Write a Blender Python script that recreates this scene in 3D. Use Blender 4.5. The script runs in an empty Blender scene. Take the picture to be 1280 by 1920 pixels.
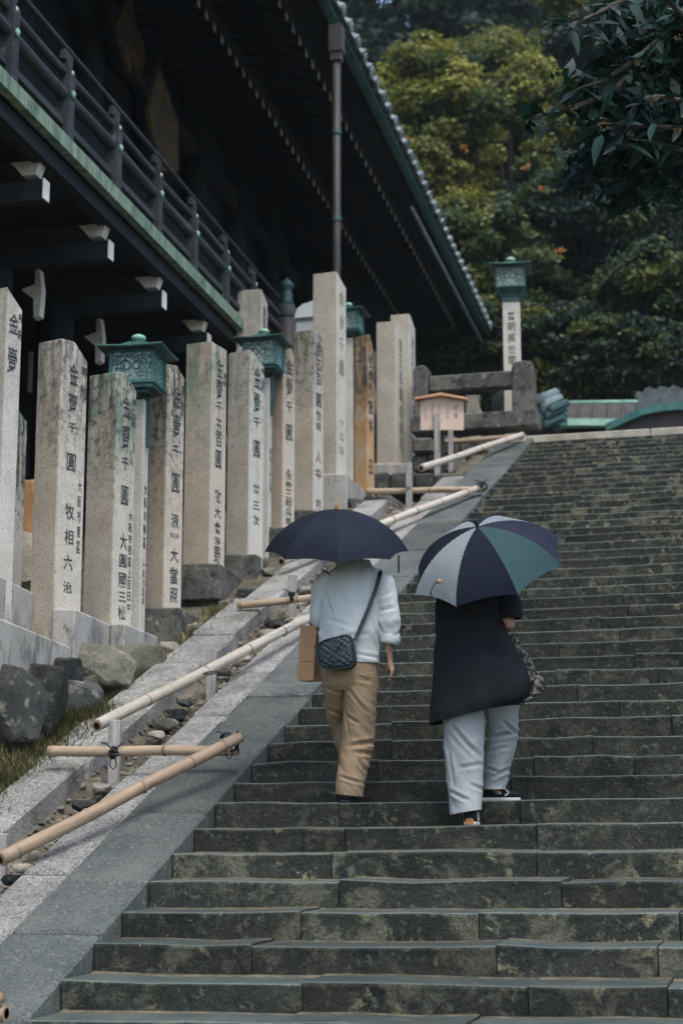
import bpy, bmesh, math, random
import numpy as np
from mathutils import Vector, Matrix, noise
random.seed(7); RNG = np.random.default_rng(7)
SC = bpy.context.scene
COL = SC.collection
V = Vector

# ---------------------------------------------------------------- camera, sky, sun, exposure
CAMP = (3.4933, -7.776, 0.7972); YAW = 0.2593; PITCH = 0.1813; FPX = 3100.0
cam = bpy.data.cameras.new('camera'); co = bpy.data.objects.new('camera', cam); COL.objects.link(co)
FW = V((-math.sin(YAW)*math.cos(PITCH), math.cos(YAW)*math.cos(PITCH), math.sin(PITCH)))
RT = V((math.cos(YAW), math.sin(YAW), 0)); UP = RT.cross(FW)
co.matrix_world = Matrix(((RT.x, UP.x, -FW.x, CAMP[0]), (RT.y, UP.y, -FW.y, CAMP[1]), (RT.z, UP.z, -FW.z, CAMP[2]), (0, 0, 0, 1)))
cam.sensor_fit = 'VERTICAL'; cam.sensor_height = 36; cam.sensor_width = 24; cam.lens = FPX/1920*36
cam.clip_end = 2000; cam.clip_start = 0.05
cam.dof.use_dof = True; cam.dof.focus_distance = 10.6; cam.dof.aperture_fstop = 2.5
SC.camera = co
SUN_EL = math.radians(64); SUN_AZ = math.radians(146)     # from north (+Y) clockwise: light comes from behind the viewer, right
wd = bpy.data.worlds.new('World'); SC.world = wd; wd.use_nodes = True
wn = wd.node_tree.nodes; wl = wd.node_tree.links
sky = wn.new('ShaderNodeTexSky'); sky.sky_type = 'NISHITA'; sky.sun_disc = False
sky.sun_elevation = SUN_EL; sky.sun_rotation = SUN_AZ; sky.air_density = 1.0; sky.dust_density = 2.5; sky.ozone_density = 1.0
bg = wn['Background']; bg.inputs['Strength'].default_value = 0.15
wl.new(sky.outputs['Color'], bg.inputs['Color'])
sl = bpy.data.lights.new('sun', 'SUN'); sl.energy = 1.15; sl.angle = math.radians(32); sl.color = (1.0, 0.97, 0.90)
so = bpy.data.objects.new('sun', sl); COL.objects.link(so)
sd = V((math.sin(SUN_AZ)*math.cos(SUN_EL), math.cos(SUN_AZ)*math.cos(SUN_EL), math.sin(SUN_EL)))
so.rotation_euler = sd.to_track_quat('Z', 'Y').to_euler(); so.location = (10, -10, 30)
SC.view_settings.view_transform = 'Standard'; SC.view_settings.look = 'None'
SC.view_settings.exposure = 1.0; SC.view_settings.gamma = 1.0; SC.view_settings.use_curve_mapping = False

# ---------------------------------------------------------------- measuring: from a picture point to a point of the place
CP = V(CAMP)
RISE = 0.144; RUN = 0.3747; SKX = 0.0404; TILT = 0.0113; SL = RISE/RUN; BX = 0.039
def ray(x, y): return FW + RT*((x-640)/FPX) - UP*((y-960)/FPX)
def onY(x, y, Y): d = ray(x, y); return CP + d*((Y-CP.y)/d.y)
def onX(x, y, X): d = ray(x, y); return CP + d*((X-CP.x)/d.x)
def onS(x, y, h=0.0): d = ray(x, y); return CP + d*((SL*CP.y+h-CP.z)/(d.z-SL*d.y))
def onB(x, y, X0): d = ray(x, y); n = V((1, BX, 0)); return CP + d*((X0-n.dot(CP))/n.dot(d))
def px(p): d = V(p)-CP; z = d.dot(FW); return 640+FPX*d.dot(RT)/z, 960-FPX*d.dot(UP)/z
def zat(X, Y, y):
    d0 = V((X, Y, 0))-CP; k = (960-y)/FPX
    return (k*d0.dot(FW)-d0.dot(UP))/(UP.z-k*FW.z)

# ---------------------------------------------------------------- node materials
def smat(name, c1, c2, scale=3.0, rough=0.85, bump=0.4, bscale=40.0, patches=(), grain=0.0, gscale=180.0, coord='W', stretch=(1, 1, 1), spec=0.25, tint=0.12, bdist=0.01, metal=0.0):
    m = bpy.data.materials.new(name); m.use_nodes = True
    t = m.node_tree; n = t.nodes; l = t.links; b = n['Principled BSDF']
    if coord == 'W': src = n.new('ShaderNodeNewGeometry').outputs['Position']
    elif coord == 'UV': src = n.new('ShaderNodeTexCoord').outputs['UV']
    else: src = n.new('ShaderNodeTexCoord').outputs['Object']
    oi = n.new('ShaderNodeObjectInfo')
    mp = n.new('ShaderNodeMapping'); mp.inputs['Scale'].default_value = stretch; l.new(src, mp.inputs[0])
    off = n.new('ShaderNodeVectorMath'); off.operation = 'MULTIPLY_ADD'; l.new(oi.outputs['Random'], off.inputs[0]); off.inputs[1].default_value = (17, 31, 23)
    l.new(mp.outputs[0], off.inputs[2]); P = off.outputs[0]
    def nz(s, det=5.0, r=0.6, dist=0.0):
        q = n.new('ShaderNodeTexNoise'); q.inputs['Scale'].default_value = s; q.inputs['Detail'].default_value = det; q.inputs['Roughness'].default_value = r
        q.inputs['Distortion'].default_value = dist; l.new(P, q.inputs['Vector']); return q.outputs['Fac']
    def mr(v, a, c, o0=0.0, o1=1.0):
        q = n.new('ShaderNodeMapRange'); q.interpolation_type = 'SMOOTHSTEP'
        q.inputs['From Min'].default_value = a; q.inputs['From Max'].default_value = c; q.inputs['To Min'].default_value = o0; q.inputs['To Max'].default_value = o1
        l.new(v, q.inputs['Value']); return q.outputs['Result']
    def mix(f, a, c):
        q = n.new('ShaderNodeMix'); q.data_type = 'RGBA'; l.new(f, q.inputs['Factor'])
        for s, v in ((q.inputs[6], a), (q.inputs[7], c)):
            if isinstance(v, tuple): s.default_value = (*v, 1)
            else: l.new(v, s)
        return q.outputs[2]
    c = mix(mr(nz(scale), 0.3, 0.7), c1, c2)
    for (pc, ps, lo, hi, amt, det) in patches:
        f = mr(nz(ps, det, 0.65, 0.3), lo, hi, 0, abs(amt))
        if amt < 0:                       # amount set per stone by its object colour
            sc = n.new('ShaderNodeSeparateColor'); l.new(oi.outputs['Color'], sc.inputs[0]); q = n.new('ShaderNodeMath'); q.operation = 'MULTIPLY'; q.use_clamp = True
            l.new(f, q.inputs[0]); l.new(sc.outputs['Red'], q.inputs[1]); f = q.outputs[0]
        c = mix(f, c, pc)
    if grain:
        g = mr(nz(gscale, 2.0, 0.8), 0.25, 0.75, 1-grain, 1+grain)
        q = n.new('ShaderNodeVectorMath'); q.operation = 'SCALE'; l.new(c, q.inputs[0]); l.new(g, q.inputs['Scale']); c = q.outputs[0]
    if tint:
        g = mr(oi.outputs['Random'], 0, 1, 1-tint, 1+tint)
        q = n.new('ShaderNodeVectorMath'); q.operation = 'SCALE'; l.new(c, q.inputs[0]); l.new(g, q.inputs['Scale']); c = q.outputs[0]
    l.new(c, b.inputs['Base Color'])
    b.inputs['Roughness'].default_value = rough; b.inputs['Specular IOR Level'].default_value = spec; b.inputs['Metallic'].default_value = metal
    if bump:
        bp = n.new('ShaderNodeBump'); bp.inputs['Strength'].default_value = bump; bp.inputs['Distance'].default_value = bdist
        l.new(nz(bscale, 6.0, 0.7), bp.inputs['Height']); l.new(bp.outputs[0], b.inputs['Normal'])
    m['src'] = name
    return m

M = {}
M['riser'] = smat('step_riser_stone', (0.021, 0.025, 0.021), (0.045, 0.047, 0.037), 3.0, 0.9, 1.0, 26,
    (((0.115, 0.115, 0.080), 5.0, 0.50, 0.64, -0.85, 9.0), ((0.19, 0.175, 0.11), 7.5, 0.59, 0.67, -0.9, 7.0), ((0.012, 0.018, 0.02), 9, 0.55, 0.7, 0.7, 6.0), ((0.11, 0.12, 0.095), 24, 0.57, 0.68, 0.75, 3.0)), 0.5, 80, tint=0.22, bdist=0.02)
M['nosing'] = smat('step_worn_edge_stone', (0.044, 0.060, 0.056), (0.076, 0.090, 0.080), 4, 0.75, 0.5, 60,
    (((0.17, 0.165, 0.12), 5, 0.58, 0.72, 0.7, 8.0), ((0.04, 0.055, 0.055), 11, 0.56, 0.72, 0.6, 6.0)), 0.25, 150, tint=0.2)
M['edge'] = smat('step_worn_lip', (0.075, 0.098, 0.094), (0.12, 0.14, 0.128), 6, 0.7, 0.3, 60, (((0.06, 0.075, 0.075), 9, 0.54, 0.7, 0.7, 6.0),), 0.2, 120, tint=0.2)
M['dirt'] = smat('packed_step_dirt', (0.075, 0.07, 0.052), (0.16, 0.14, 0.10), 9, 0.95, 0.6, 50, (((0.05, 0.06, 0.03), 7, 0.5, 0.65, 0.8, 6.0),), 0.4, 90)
M['oldrock'] = smat('olive_bank_rock', (0.085, 0.083, 0.062), (0.16, 0.152, 0.115), 3, 0.9, 0.8, 22, (((0.26, 0.245, 0.19), 7, 0.57, 0.68, 0.7, 9.0), ((0.03, 0.032, 0.03), 4, 0.5, 0.66, 0.8, 8.0)), 0.3, 80, tint=0.25, bdist=0.02)
M['curb'] = smat('dark_granite', (0.058, 0.068, 0.066), (0.100, 0.110, 0.102), 2.2, 0.85, 0.7, 45,
    (((0.05, 0.062, 0.065), 7, 0.6, 0.75, 0.6, 7.0), ((0.16, 0.16, 0.14), 26, 0.55, 0.68, 0.6, 3.0)), 0.5, 75, tint=0.18)
M['granite'] = smat('pale_granite', (0.20, 0.198, 0.185), (0.31, 0.305, 0.285), 2.5, 0.85, 0.5, 60,
    (((0.09, 0.09, 0.085), 38, 0.53, 0.61, 0.8, 3.0), ((0.10, 0.10, 0.08), 2.2, 0.47, 0.68, 0.8, 8.0), ((0.42, 0.41, 0.38), 30, 0.58, 0.68, 0.7, 4.0)), 0.4, 70, tint=0.14)
M['cope'] = smat('coping_granite', (0.33, 0.32, 0.285), (0.45, 0.435, 0.39), 2.0, 0.85, 0.5, 50,
    (((0.085, 0.09, 0.082), 4.5, 0.50, 0.68, 0.85, 9.0), ((0.13, 0.12, 0.09), 1.8, 0.52, 0.7, 0.5, 8.0), ((0.05, 0.055, 0.055), 26, 0.62, 0.70, 0.7, 4.0)), 0.25, 120, tint=0.10, stretch=(1, 1, 0.45))
M['plinth'] = smat('mossy_plinth_stone', (0.07, 0.072, 0.065), (0.16, 0.155, 0.135), 2.4, 0.9, 0.8, 36,
    (((0.022, 0.024, 0.024), 4.2, 0.48, 0.64, 0.9, 9.0), ((0.30, 0.29, 0.25), 8.0, 0.57, 0.68, 0.8, 8.0), ((0.36, 0.35, 0.32), 30, 0.64, 0.70, 0.8, 3.0)), 0.3, 110, tint=0.12, bdist=0.02)
M['rock'] = smat('grey_rock', (0.026, 0.029, 0.028), (0.060, 0.064, 0.058), 3, 0.9, 0.8, 22,
    (((0.20, 0.195, 0.16), 9, 0.55, 0.66, 0.75, 10.0), ((0.07, 0.075, 0.035), 5, 0.56, 0.68, 0.7, 8.0), ((0.02, 0.023, 0.024), 4, 0.52, 0.7, 0.7, 7.0)), 0.25, 90, tint=0.35, bdist=0.02)
M['tanrock'] = smat('tan_rock', (0.20, 0.185, 0.15), (0.32, 0.295, 0.24), 4, 0.9, 0.6, 30,
    (((0.09, 0.09, 0.08), 7, 0.55, 0.7, 0.7, 7.0), ((0.38, 0.30, 0.2), 5, 0.6, 0.75, 0.6, 6.0)), 0.25, 90, tint=0.3)
M['earth'] = smat('earth', (0.07, 0.062, 0.045), (0.15, 0.135, 0.10), 2.2, 0.95, 0.9, 22,
    (((0.035, 0.04, 0.03), 5, 0.5, 0.7, 0.7, 8.0), ((0.2, 0.17, 0.12), 9, 0.58, 0.7, 0.6, 7.0)), 0.3, 60, bdist=0.03)
M['paving'] = smat('terrace_paving', (0.12, 0.12, 0.11), (0.2, 0.195, 0.175), 1.5, 0.9, 0.5, 30, (), 0.25, 90)
M['wood'] = smat('weathered_dark_wood', (0.013, 0.018, 0.023), (0.024, 0.029, 0.034), 3, 0.7, 0.4, 26, (((0.05, 0.05, 0.048), 5, 0.55, 0.75, 0.6, 6.0),), 0.25, 60, stretch=(1, 0.15, 1))
M['rail'] = smat('weathered_rail_wood', (0.017, 0.022, 0.025), (0.042, 0.046, 0.047), 6, 0.65, 0.4, 30, (((0.16, 0.155, 0.14), 7, 0.56, 0.75, 0.7, 6.0), ((0.02, 0.022, 0.024), 5, 0.55, 0.7, 0.7, 5.0)), 0.3, 60, stretch=(1, 0.12, 1), spec=0.4)
M['darkwood'] = smat('shaded_old_wood', (0.015, 0.021, 0.027), (0.023, 0.028, 0.034), 2, 0.8, 0.3, 20, (((0.036, 0.033, 0.032), 3, 0.55, 0.75, 0.6, 6.0),), 0.2, 40, stretch=(1, 0.2, 1))
M['whitewash'] = smat('white_painted_end_grain', (0.60, 0.59, 0.53), (0.72, 0.71, 0.65), 6, 0.8, 0.3, 30, (((0.24, 0.22, 0.17), 9, 0.55, 0.72, 0.7, 6.0),), 0.15, 60)
M['verdigris'] = smat('streaked_verdigris', (0.10, 0.19, 0.135), (0.27, 0.35, 0.25), 7, 0.7, 0.3, 30, (((0.07, 0.10, 0.08), 13, 0.50, 0.64, 0.85, 6.0), ((0.36, 0.40, 0.31), 9, 0.56, 0.68, 0.8, 5.0)), 0.2, 50, stretch=(1, 1.4, 0.25), tint=0)
M['copper'] = smat('patinated_copper', (0.026, 0.10, 0.09), (0.055, 0.175, 0.15), 5, 0.55, 0.3, 40, (((0.018, 0.05, 0.05), 6, 0.52, 0.7, 0.8, 7.0), ((0.20, 0.40, 0.32), 12, 0.6, 0.75, 0.6, 6.0)), 0.2, 80, spec=0.4, metal=0.15, tint=0.1)
M['copperdark'] = smat('dark_patinated_copper', (0.020, 0.050, 0.050), (0.035, 0.09, 0.085), 5, 0.5, 0.3, 40, (((0.10, 0.22, 0.19), 10, 0.6, 0.76, 0.6, 6.0),), 0.2, 80, spec=0.45, metal=0.2, tint=0.1)
M['copperpale'] = smat('pale_copper_green', (0.22, 0.42, 0.33), (0.34, 0.55, 0.42), 5, 0.6, 0.2, 40, (((0.1, 0.22, 0.18), 7, 0.55, 0.7, 0.7, 6.0),), 0.15, 80, spec=0.35, tint=0)
M['lanternglass'] = smat('frosted_lantern_pane', (0.30, 0.42, 0.42), (0.44, 0.54, 0.53), 10, 0.5, 0.1, 60, (), 0.1, 80, tint=0.05)
M['lanternpaper'] = smat('pale_lantern_pane', (0.46, 0.50, 0.46), (0.58, 0.60, 0.55), 10, 0.6, 0.1, 60, (), 0.1, 80, tint=0.05)
M['tile'] = smat('roof_tile', (0.07, 0.09, 0.095), (0.14, 0.16, 0.16), 5, 0.6, 0.3, 40, (((0.05, 0.08, 0.08), 7, 0.5, 0.7, 0.7, 6.0),), 0.2, 60, spec=0.4, tint=0.3)
M['tilepale'] = smat('eave_tile_face', (0.04, 0.068, 0.072), (0.13, 0.165, 0.165), 1.2, 0.6, 0.3, 40, (((0.1, 0.16, 0.16), 9, 0.55, 0.7, 0.7, 6.0),), 0.2, 60, spec=0.4, tint=0.6)
M['barkroof'] = smat('old_grey_roof_bark', (0.045, 0.043, 0.04), (0.08, 0.076, 0.07), 4, 0.8, 0.4, 30, (), 0.2, 50)
M['rust'] = smat('brown_painted_pipe', (0.030, 0.026, 0.024), (0.05, 0.042, 0.036), 4, 0.55, 0.2, 30, (((0.03, 0.032, 0.034), 6, 0.5, 0.7, 0.7, 5.0),), 0.15, 50, spec=0.4)
M['plaque'] = smat('faded_votive_board', (0.045, 0.036, 0.026), (0.10, 0.066, 0.036), 3, 0.8, 0.2, 30, (((0.03, 0.034, 0.03), 4, 0.5, 0.62, 0.8, 6.0), ((0.16, 0.085, 0.04), 5, 0.58, 0.7, 0.8, 5.0)), 0.2, 60)
M['bamboo'] = smat('dry_bamboo', (0.27, 0.195, 0.125), (0.37, 0.285, 0.195), 5, 0.5, 0.2, 40, (((0.13, 0.085, 0.052), 9, 0.52, 0.68, 0.85, 9.0), ((0.46, 0.40, 0.31), 4, 0.55, 0.75, 0.7, 6.0)), 0.12, 60, coord='O', stretch=(1, 1, 0.16), spec=0.4, tint=0.12)
M['bamboopale'] = smat('bleached_bamboo', (0.38, 0.33, 0.26), (0.48, 0.44, 0.365), 5, 0.45, 0.15, 40, (((0.20, 0.17, 0.13), 8, 0.54, 0.70, 0.85, 9.0), ((0.54, 0.51, 0.45), 4, 0.55, 0.75, 0.7, 6.0)), 0.12, 60, coord='O', stretch=(1, 1, 0.16), spec=0.4, tint=0.08)
M['bamboojoint'] = smat('bamboo_joint', (0.16, 0.12, 0.085), (0.30, 0.24, 0.18), 9, 0.6, 0.2, 40, (), 0.2, 60)
M['bamboocut'] = smat('bamboo_cut_end', (0.30, 0.20, 0.13), (0.42, 0.30, 0.2), 20, 0.8, 0.2, 60, (), 0.2, 90)
M['hole'] = smat('bamboo_hollow', (0.02, 0.016, 0.012), (0.035, 0.028, 0.02), 9, 0.9, 0, 40)
M['stake'] = smat('weathered_stake_wood', (0.24, 0.235, 0.22), (0.36, 0.35, 0.33), 8, 0.85, 0.6, 30, (((0.13, 0.125, 0.115), 9, 0.52, 0.7, 0.8, 6.0),), 0.25, 70, stretch=(1, 1, 0.12), tint=0.12)
M['rope'] = smat('black_rope', (0.018, 0.022, 0.024), (0.035, 0.04, 0.042), 30, 0.8, 0.3, 90)
M['ink'] = smat('black_inscription_paint', (0.022, 0.023, 0.024), (0.05, 0.05, 0.048), 20, 0.8, 0, 60, (((0.26, 0.255, 0.23), 45, 0.54, 0.66, 0.7, 5.0),), tint=0)
M['inkfaint'] = smat('worn_inscription_paint', (0.12, 0.115, 0.10), (0.26, 0.25, 0.22), 18, 0.8, 0, 60, tint=0)
M['inkgold'] = smat('ochre_inscription_paint', (0.20, 0.155, 0.06), (0.34, 0.29, 0.18), 22, 0.8, 0, 60, (((0.08, 0.07, 0.05), 30, 0.55, 0.65, 0.8, 3.0),), tint=0)
M['signwood'] = smat('pink_cedar_board', (0.66, 0.51, 0.41), (0.74, 0.59, 0.49), 6, 0.7, 0.15, 40, (), 0.08, 60, stretch=(0.3, 1, 1), tint=0)
M['signroof'] = smat('orange_cedar_roof', (0.55, 0.30, 0.17), (0.62, 0.36, 0.22), 6, 0.7, 0.15, 40, (), 0.08, 60, tint=0)
M['signink'] = smat('faded_notice_ink', (0.34, 0.22, 0.16), (0.42, 0.28, 0.22), 20, 0.8, 0, 60, tint=0)
M['metalwhite'] = smat('pale_metal_cover', (0.50, 0.55, 0.56), (0.60, 0.64, 0.64), 3, 0.5, 0.05, 40, (), 0.05, 60, spec=0.4)
M['bark'] = smat('tree_bark', (0.05, 0.045, 0.038), (0.10, 0.09, 0.075), 5, 0.9, 0.9, 20, (), 0.3, 50, stretch=(1, 1, 0.2), bdist=0.03)

def pillar_mat(name, warm, dressed):
    m = bpy.data.materials.new(name); m.use_nodes = True
    t = m.node_tree; n = t.nodes; l = t.links; b = n['Principled BSDF']
    geo = n.new('ShaderNodeNewGeometry'); oi = n.new('ShaderNodeObjectInfo'); tc = n.new('ShaderNodeTexCoord')
    sep = n.new('ShaderNodeSeparateXYZ'); l.new(tc.outputs['Generated'], sep.inputs[0]); gz = sep.outputs['Z']
    scol = n.new('ShaderNodeSeparateColor'); l.new(oi.outputs['Color'], scol.inputs[0])
    P = geo.outputs['Position']
    def mapped(s):
        q = n.new('ShaderNodeMapping'); q.inputs['Scale'].default_value = s; l.new(P, q.inputs[0]); return q.outputs[0]
    def nz(s, det=5.0, r=0.6, vec=None):
        q = n.new('ShaderNodeTexNoise'); q.inputs['Scale'].default_value = s; q.inputs['Detail'].default_value = det; q.inputs['Roughness'].default_value = r
        l.new(vec or P, q.inputs['Vector']); return q.outputs['Fac']
    def mr(v, a, c, o0=0.0, o1=1.0):
        q = n.new('ShaderNodeMapRange'); q.interpolation_type = 'SMOOTHSTEP'
        for k, x in (('From Min', a), ('From Max', c), ('To Min', o0), ('To Max', o1)): q.inputs[k].default_value = x
        l.new(v, q.inputs['Value']); return q.outputs['Result']
    def mul(a, c):
        q = n.new('ShaderNodeMath'); q.operation = 'MULTIPLY'; q.use_clamp = True
        for s, v in ((q.inputs[0], a), (q.inputs[1], c)):
            if isinstance(v, (int, float)): s.default_value = v
            else: l.new(v, s)
        return q.outputs[0]
    def mix(f, a, c):
        q = n.new('ShaderNodeMix'); q.data_type = 'RGBA'; l.new(f, q.inputs['Factor'])
        for s, v in ((q.inputs[6], a), (q.inputs[7], c)):
            if isinstance(v, tuple): s.default_value = (*v, 1)
            else: l.new(v, s)
        return q.outputs[2]
    if dressed: c = mix(mr(nz(3.2), 0.3, 0.7), (0.47, 0.455, 0.395), (0.56, 0.545, 0.48))
    else: c = mix(mr(nz(3.2), 0.3, 0.7), (0.39, 0.362, 0.30), (0.49, 0.458, 0.39))
    c = mix(mr(nz(55, 3, 0.7), 0.57, 0.66, 0, 0.75 if not dressed else 0.45), c, (0.17, 0.165, 0.15))
    c = mix(mr(nz(2.0, 7, 0.7), 0.48, 0.70, 0, 0.6), c, (0.37, 0.33, 0.265) if not dressed else (0.45, 0.44, 0.40))
    og = mul(scol.outputs['Blue'], mr(nz(1.6, 4), 0.25, 0.55)); c = mix(og, c, (0.42, 0.25, 0.11))
    gr = mul(mul(scol.outputs['Green'], mr(nz(5, 8, 0.7, mapped((1, 1, 0.3))), 0.42, 0.62)), mr(gz, 0.55, 0.85)); c = mix(gr, c, (0.19, 0.28, 0.20))
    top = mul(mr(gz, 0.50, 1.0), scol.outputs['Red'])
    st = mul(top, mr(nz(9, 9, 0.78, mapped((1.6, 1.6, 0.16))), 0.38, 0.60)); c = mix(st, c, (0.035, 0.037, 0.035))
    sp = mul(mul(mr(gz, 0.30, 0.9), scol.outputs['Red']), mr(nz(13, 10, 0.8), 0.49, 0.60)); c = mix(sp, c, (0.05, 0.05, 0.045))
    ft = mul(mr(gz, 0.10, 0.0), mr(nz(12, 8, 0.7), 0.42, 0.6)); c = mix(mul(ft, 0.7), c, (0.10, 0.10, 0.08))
    c = mix(mr(nz(6, 9, 0.75, mapped((1.5, 1.5, 0.12))), 0.54, 0.70, 0, 0.45), c, (0.20, 0.195, 0.17))
    g = mr(nz(90, 3, 0.8), 0.25, 0.75, 0.66, 1.34)
    q = n.new('ShaderNodeVectorMath'); q.operation = 'SCALE'; l.new(c, q.inputs[0]); l.new(g, q.inputs['Scale']); c = q.outputs[0]
    l.new(c, b.inputs['Base Color']); b.inputs['Roughness'].default_value = 0.88; b.inputs['Specular IOR Level'].default_value = 0.2
    bp = n.new('ShaderNodeBump'); bp.inputs['Strength'].default_value = 0.25 if dressed else 0.6; bp.inputs['Distance'].default_value = 0.008
    l.new(nz(75, 6, 0.75), bp.inputs['Height']); l.new(bp.outputs[0], b.inputs['Normal'])
    return m
M['pillar'] = pillar_mat('rough_pillar_granite', True, False)
M['pillarface'] = pillar_mat('dressed_pillar_granite', False, True)

# ---------------------------------------------------------------- building helpers
def obj(name, verts, faces, mat, parent=None, smooth=False, midx=None, uv=None):
    me = bpy.data.meshes.new(name); me.from_pydata([tuple(v) for v in verts], [], [tuple(f) for f in faces])
    for mm in (mat if isinstance(mat, (list, tuple)) else [mat]): me.materials.append(mm)
    if midx is not None: me.polygons.foreach_set('material_index', midx)
    if smooth: me.polygons.foreach_set('use_smooth', [True]*len(me.polygons))
    if uv is not None:
        u = me.uv_layers.new(name='UVMap')
        for p in me.polygons:
            for li in p.loop_indices: u.data[li].uv = uv[me.loops[li].vertex_index] if not isinstance(uv, dict) else uv[p.index][li-p.loop_start]
    me.update()
    return link(name, me, parent)
def link(name, me, parent=None):
    o = bpy.data.objects.new(name, me); COL.objects.link(o)
    if parent is not None:
        o.parent = parent; o.matrix_parent_inverse = parent.matrix_basis.inverted()
    return o
def tag(o, label=None, cat=None, group=None, kind=None):
    for k, v in (('label', label), ('category', cat), ('group', group), ('kind', kind)):
        if v: o[k] = v
    return o
def thing(name, label, cat, loc=(0, 0, 0), group=None, rot=0.0, kind=None):
    o = bpy.data.objects.new(name, None); o.empty_display_size = 0.2; COL.objects.link(o)
    o.matrix_basis = Matrix.Translation(V(loc)) @ Matrix.Rotation(rot, 4, 'Z')
    return tag(o, label, cat, group, kind)
def local(o):          # place a part in its parent's own coordinates
    o.matrix_parent_inverse = Matrix.Identity(4); return o

class MB:
    def __init__(s): s.v = []; s.f = []; s.m = []; s.sm = []
    def add(s, vs, fs, mi=0):
        b = len(s.v); s.v += [tuple(p) for p in vs]; s.f += [tuple(b+i for i in f) for f in fs]; s.m += [mi]*len(fs); return s
    def box(s, c, d, R=None, mi=0):
        c = V(c); pts = []
        for x in (-1, 1):
            for y in (-1, 1):
                for z in (-1, 1):
                    p = V((x*d[0]/2, y*d[1]/2, z*d[2]/2)); pts.append(c+(R @ p if R else p))
        return s.add(pts, [(0, 1, 3, 2), (4, 6, 7, 5), (0, 4, 5, 1), (2, 3, 7, 6), (0, 2, 6, 4), (1, 5, 7, 3)], mi)
    def beam(s, a, b, w, h, up=V((0, 0, 1)), mi=0):
        a = V(a); b = V(b); d = b-a; L = d.length; d.normalize(); x = d.cross(up); x.normalize(); z = x.cross(d)
        return s.box((a+b)/2, (w, L, h), Matrix((x, d, z)).transposed(), mi)
    def tube(s, pts, r, n=8, mi=0, cap=True, closed=False):
        pts = [V(p) for p in pts]; k = len(pts); rs = r if isinstance(r, (list, tuple)) else [r]*k
        b = len(s.v); prev = None
        for i, p in enumerate(pts):
            if closed: t = pts[(i+1) % k]-pts[i-1]
            else: t = pts[min(i+1, k-1)]-pts[max(i-1, 0)]
            t.normalize()
            if prev is None: a = t.orthogonal().normalized()
            else:
                a = prev-t*prev.dot(t); a = a.normalized() if a.length > 1e-6 else t.orthogonal().normalized()
            prev = a; c = t.cross(a)
            for j in range(n):
                th = 2*math.pi*j/n; s.v.append(tuple(p+(a*math.cos(th)+c*math.sin(th))*rs[i]))
        for i in range(k if closed else k-1):
            i2 = (i+1) % k
            for j in range(n):
                j2 = (j+1) % n; s.f.append((b+i*n+j, b+i*n+j2, b+i2*n+j2, b+i2*n+j)); s.m.append(mi)
        if cap and not closed:
            s.f.append(tuple(b+j for j in range(n))[::-1]); s.f.append(tuple(b+(k-1)*n+j for j in range(n))); s.m += [mi, mi]
        return s
    def lathe(s, prof, c=(0, 0, 0), n=16, mi=0, axis=None):
        c = V(c); b = len(s.v)
        R = axis.to_track_quat('Z', 'Y').to_matrix() if axis is not None else Matrix.Identity(3)
        for (r, z) in prof:
            for j in range(n):
                th = 2*math.pi*j/n; s.v.append(tuple(c+R @ V((r*math.cos(th), r*math.sin(th), z))))
        for i in range(len(prof)-1):
            for j in range(n):
                j2 = (j+1) % n; s.f.append((b+i*n+j, b+i*n+j2, b+(i+1)*n+j2, b+(i+1)*n+j)); s.m.append(mi)
        s.f.append(tuple(b+j for j in range(n))[::-1]); s.f.append(tuple(b+(len(prof)-1)*n+j for j in range(n))); s.m += [mi, mi]
        return s
    def prism(s, poly, a, b_, mi=0):      # poly: points, extruded by vector from a to b offsets
        a = V(a); b_ = V(b_); n = len(poly)
        vs = [V(p)+a for p in poly]+[V(p)+b_ for p in poly]
        fs = [tuple(range(n))[::-1], tuple(range(n, 2*n))]+[(i, (i+1) % n, n+(i+1) % n, n+i) for i in range(n)]
        return s.add(vs, fs, mi)
    def build(s, name, mat, parent=None, smooth=False):
        return obj(name, s.v, s.f, mat, parent, smooth, s.m)
def fixn(o, bevel=0.0, seg=1, jit=0.0, cuts=0):
    bm = bmesh.new(); bm.from_mesh(o.data)
    if cuts: bmesh.ops.subdivide_edges(bm, edges=bm.edges[:], cuts=cuts, use_grid_fill=True)
    if jit:
        for v in bm.verts: v.co += V((random.gauss(0, jit), random.gauss(0, jit), random.gauss(0, jit)))
    bmesh.ops.recalc_face_normals(bm, faces=bm.faces[:])
    if bevel:
        es = [e for e in bm.edges if len(e.link_faces) == 2 and e.calc_face_angle(0) > 0.5]
        bmesh.ops.bevel(bm, geom=es, offset=bevel, segments=seg, affect='EDGES', clamp_overlap=True)
    bm.to_mesh(o.data); bm.free(); return o
def hexa(name, lo, hi, mat, parent=None, bevel=0.012, jit=0.0):    # lo, hi: four corners each, counter-clockwise
    o = obj(name, list(lo)+list(hi), [(3, 2, 1, 0), (4, 5, 6, 7), (0, 1, 5, 4), (1, 2, 6, 5), (2, 3, 7, 6), (3, 0, 4, 7)], mat, parent)
    return fixn(o, bevel, 1, jit)
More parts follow.
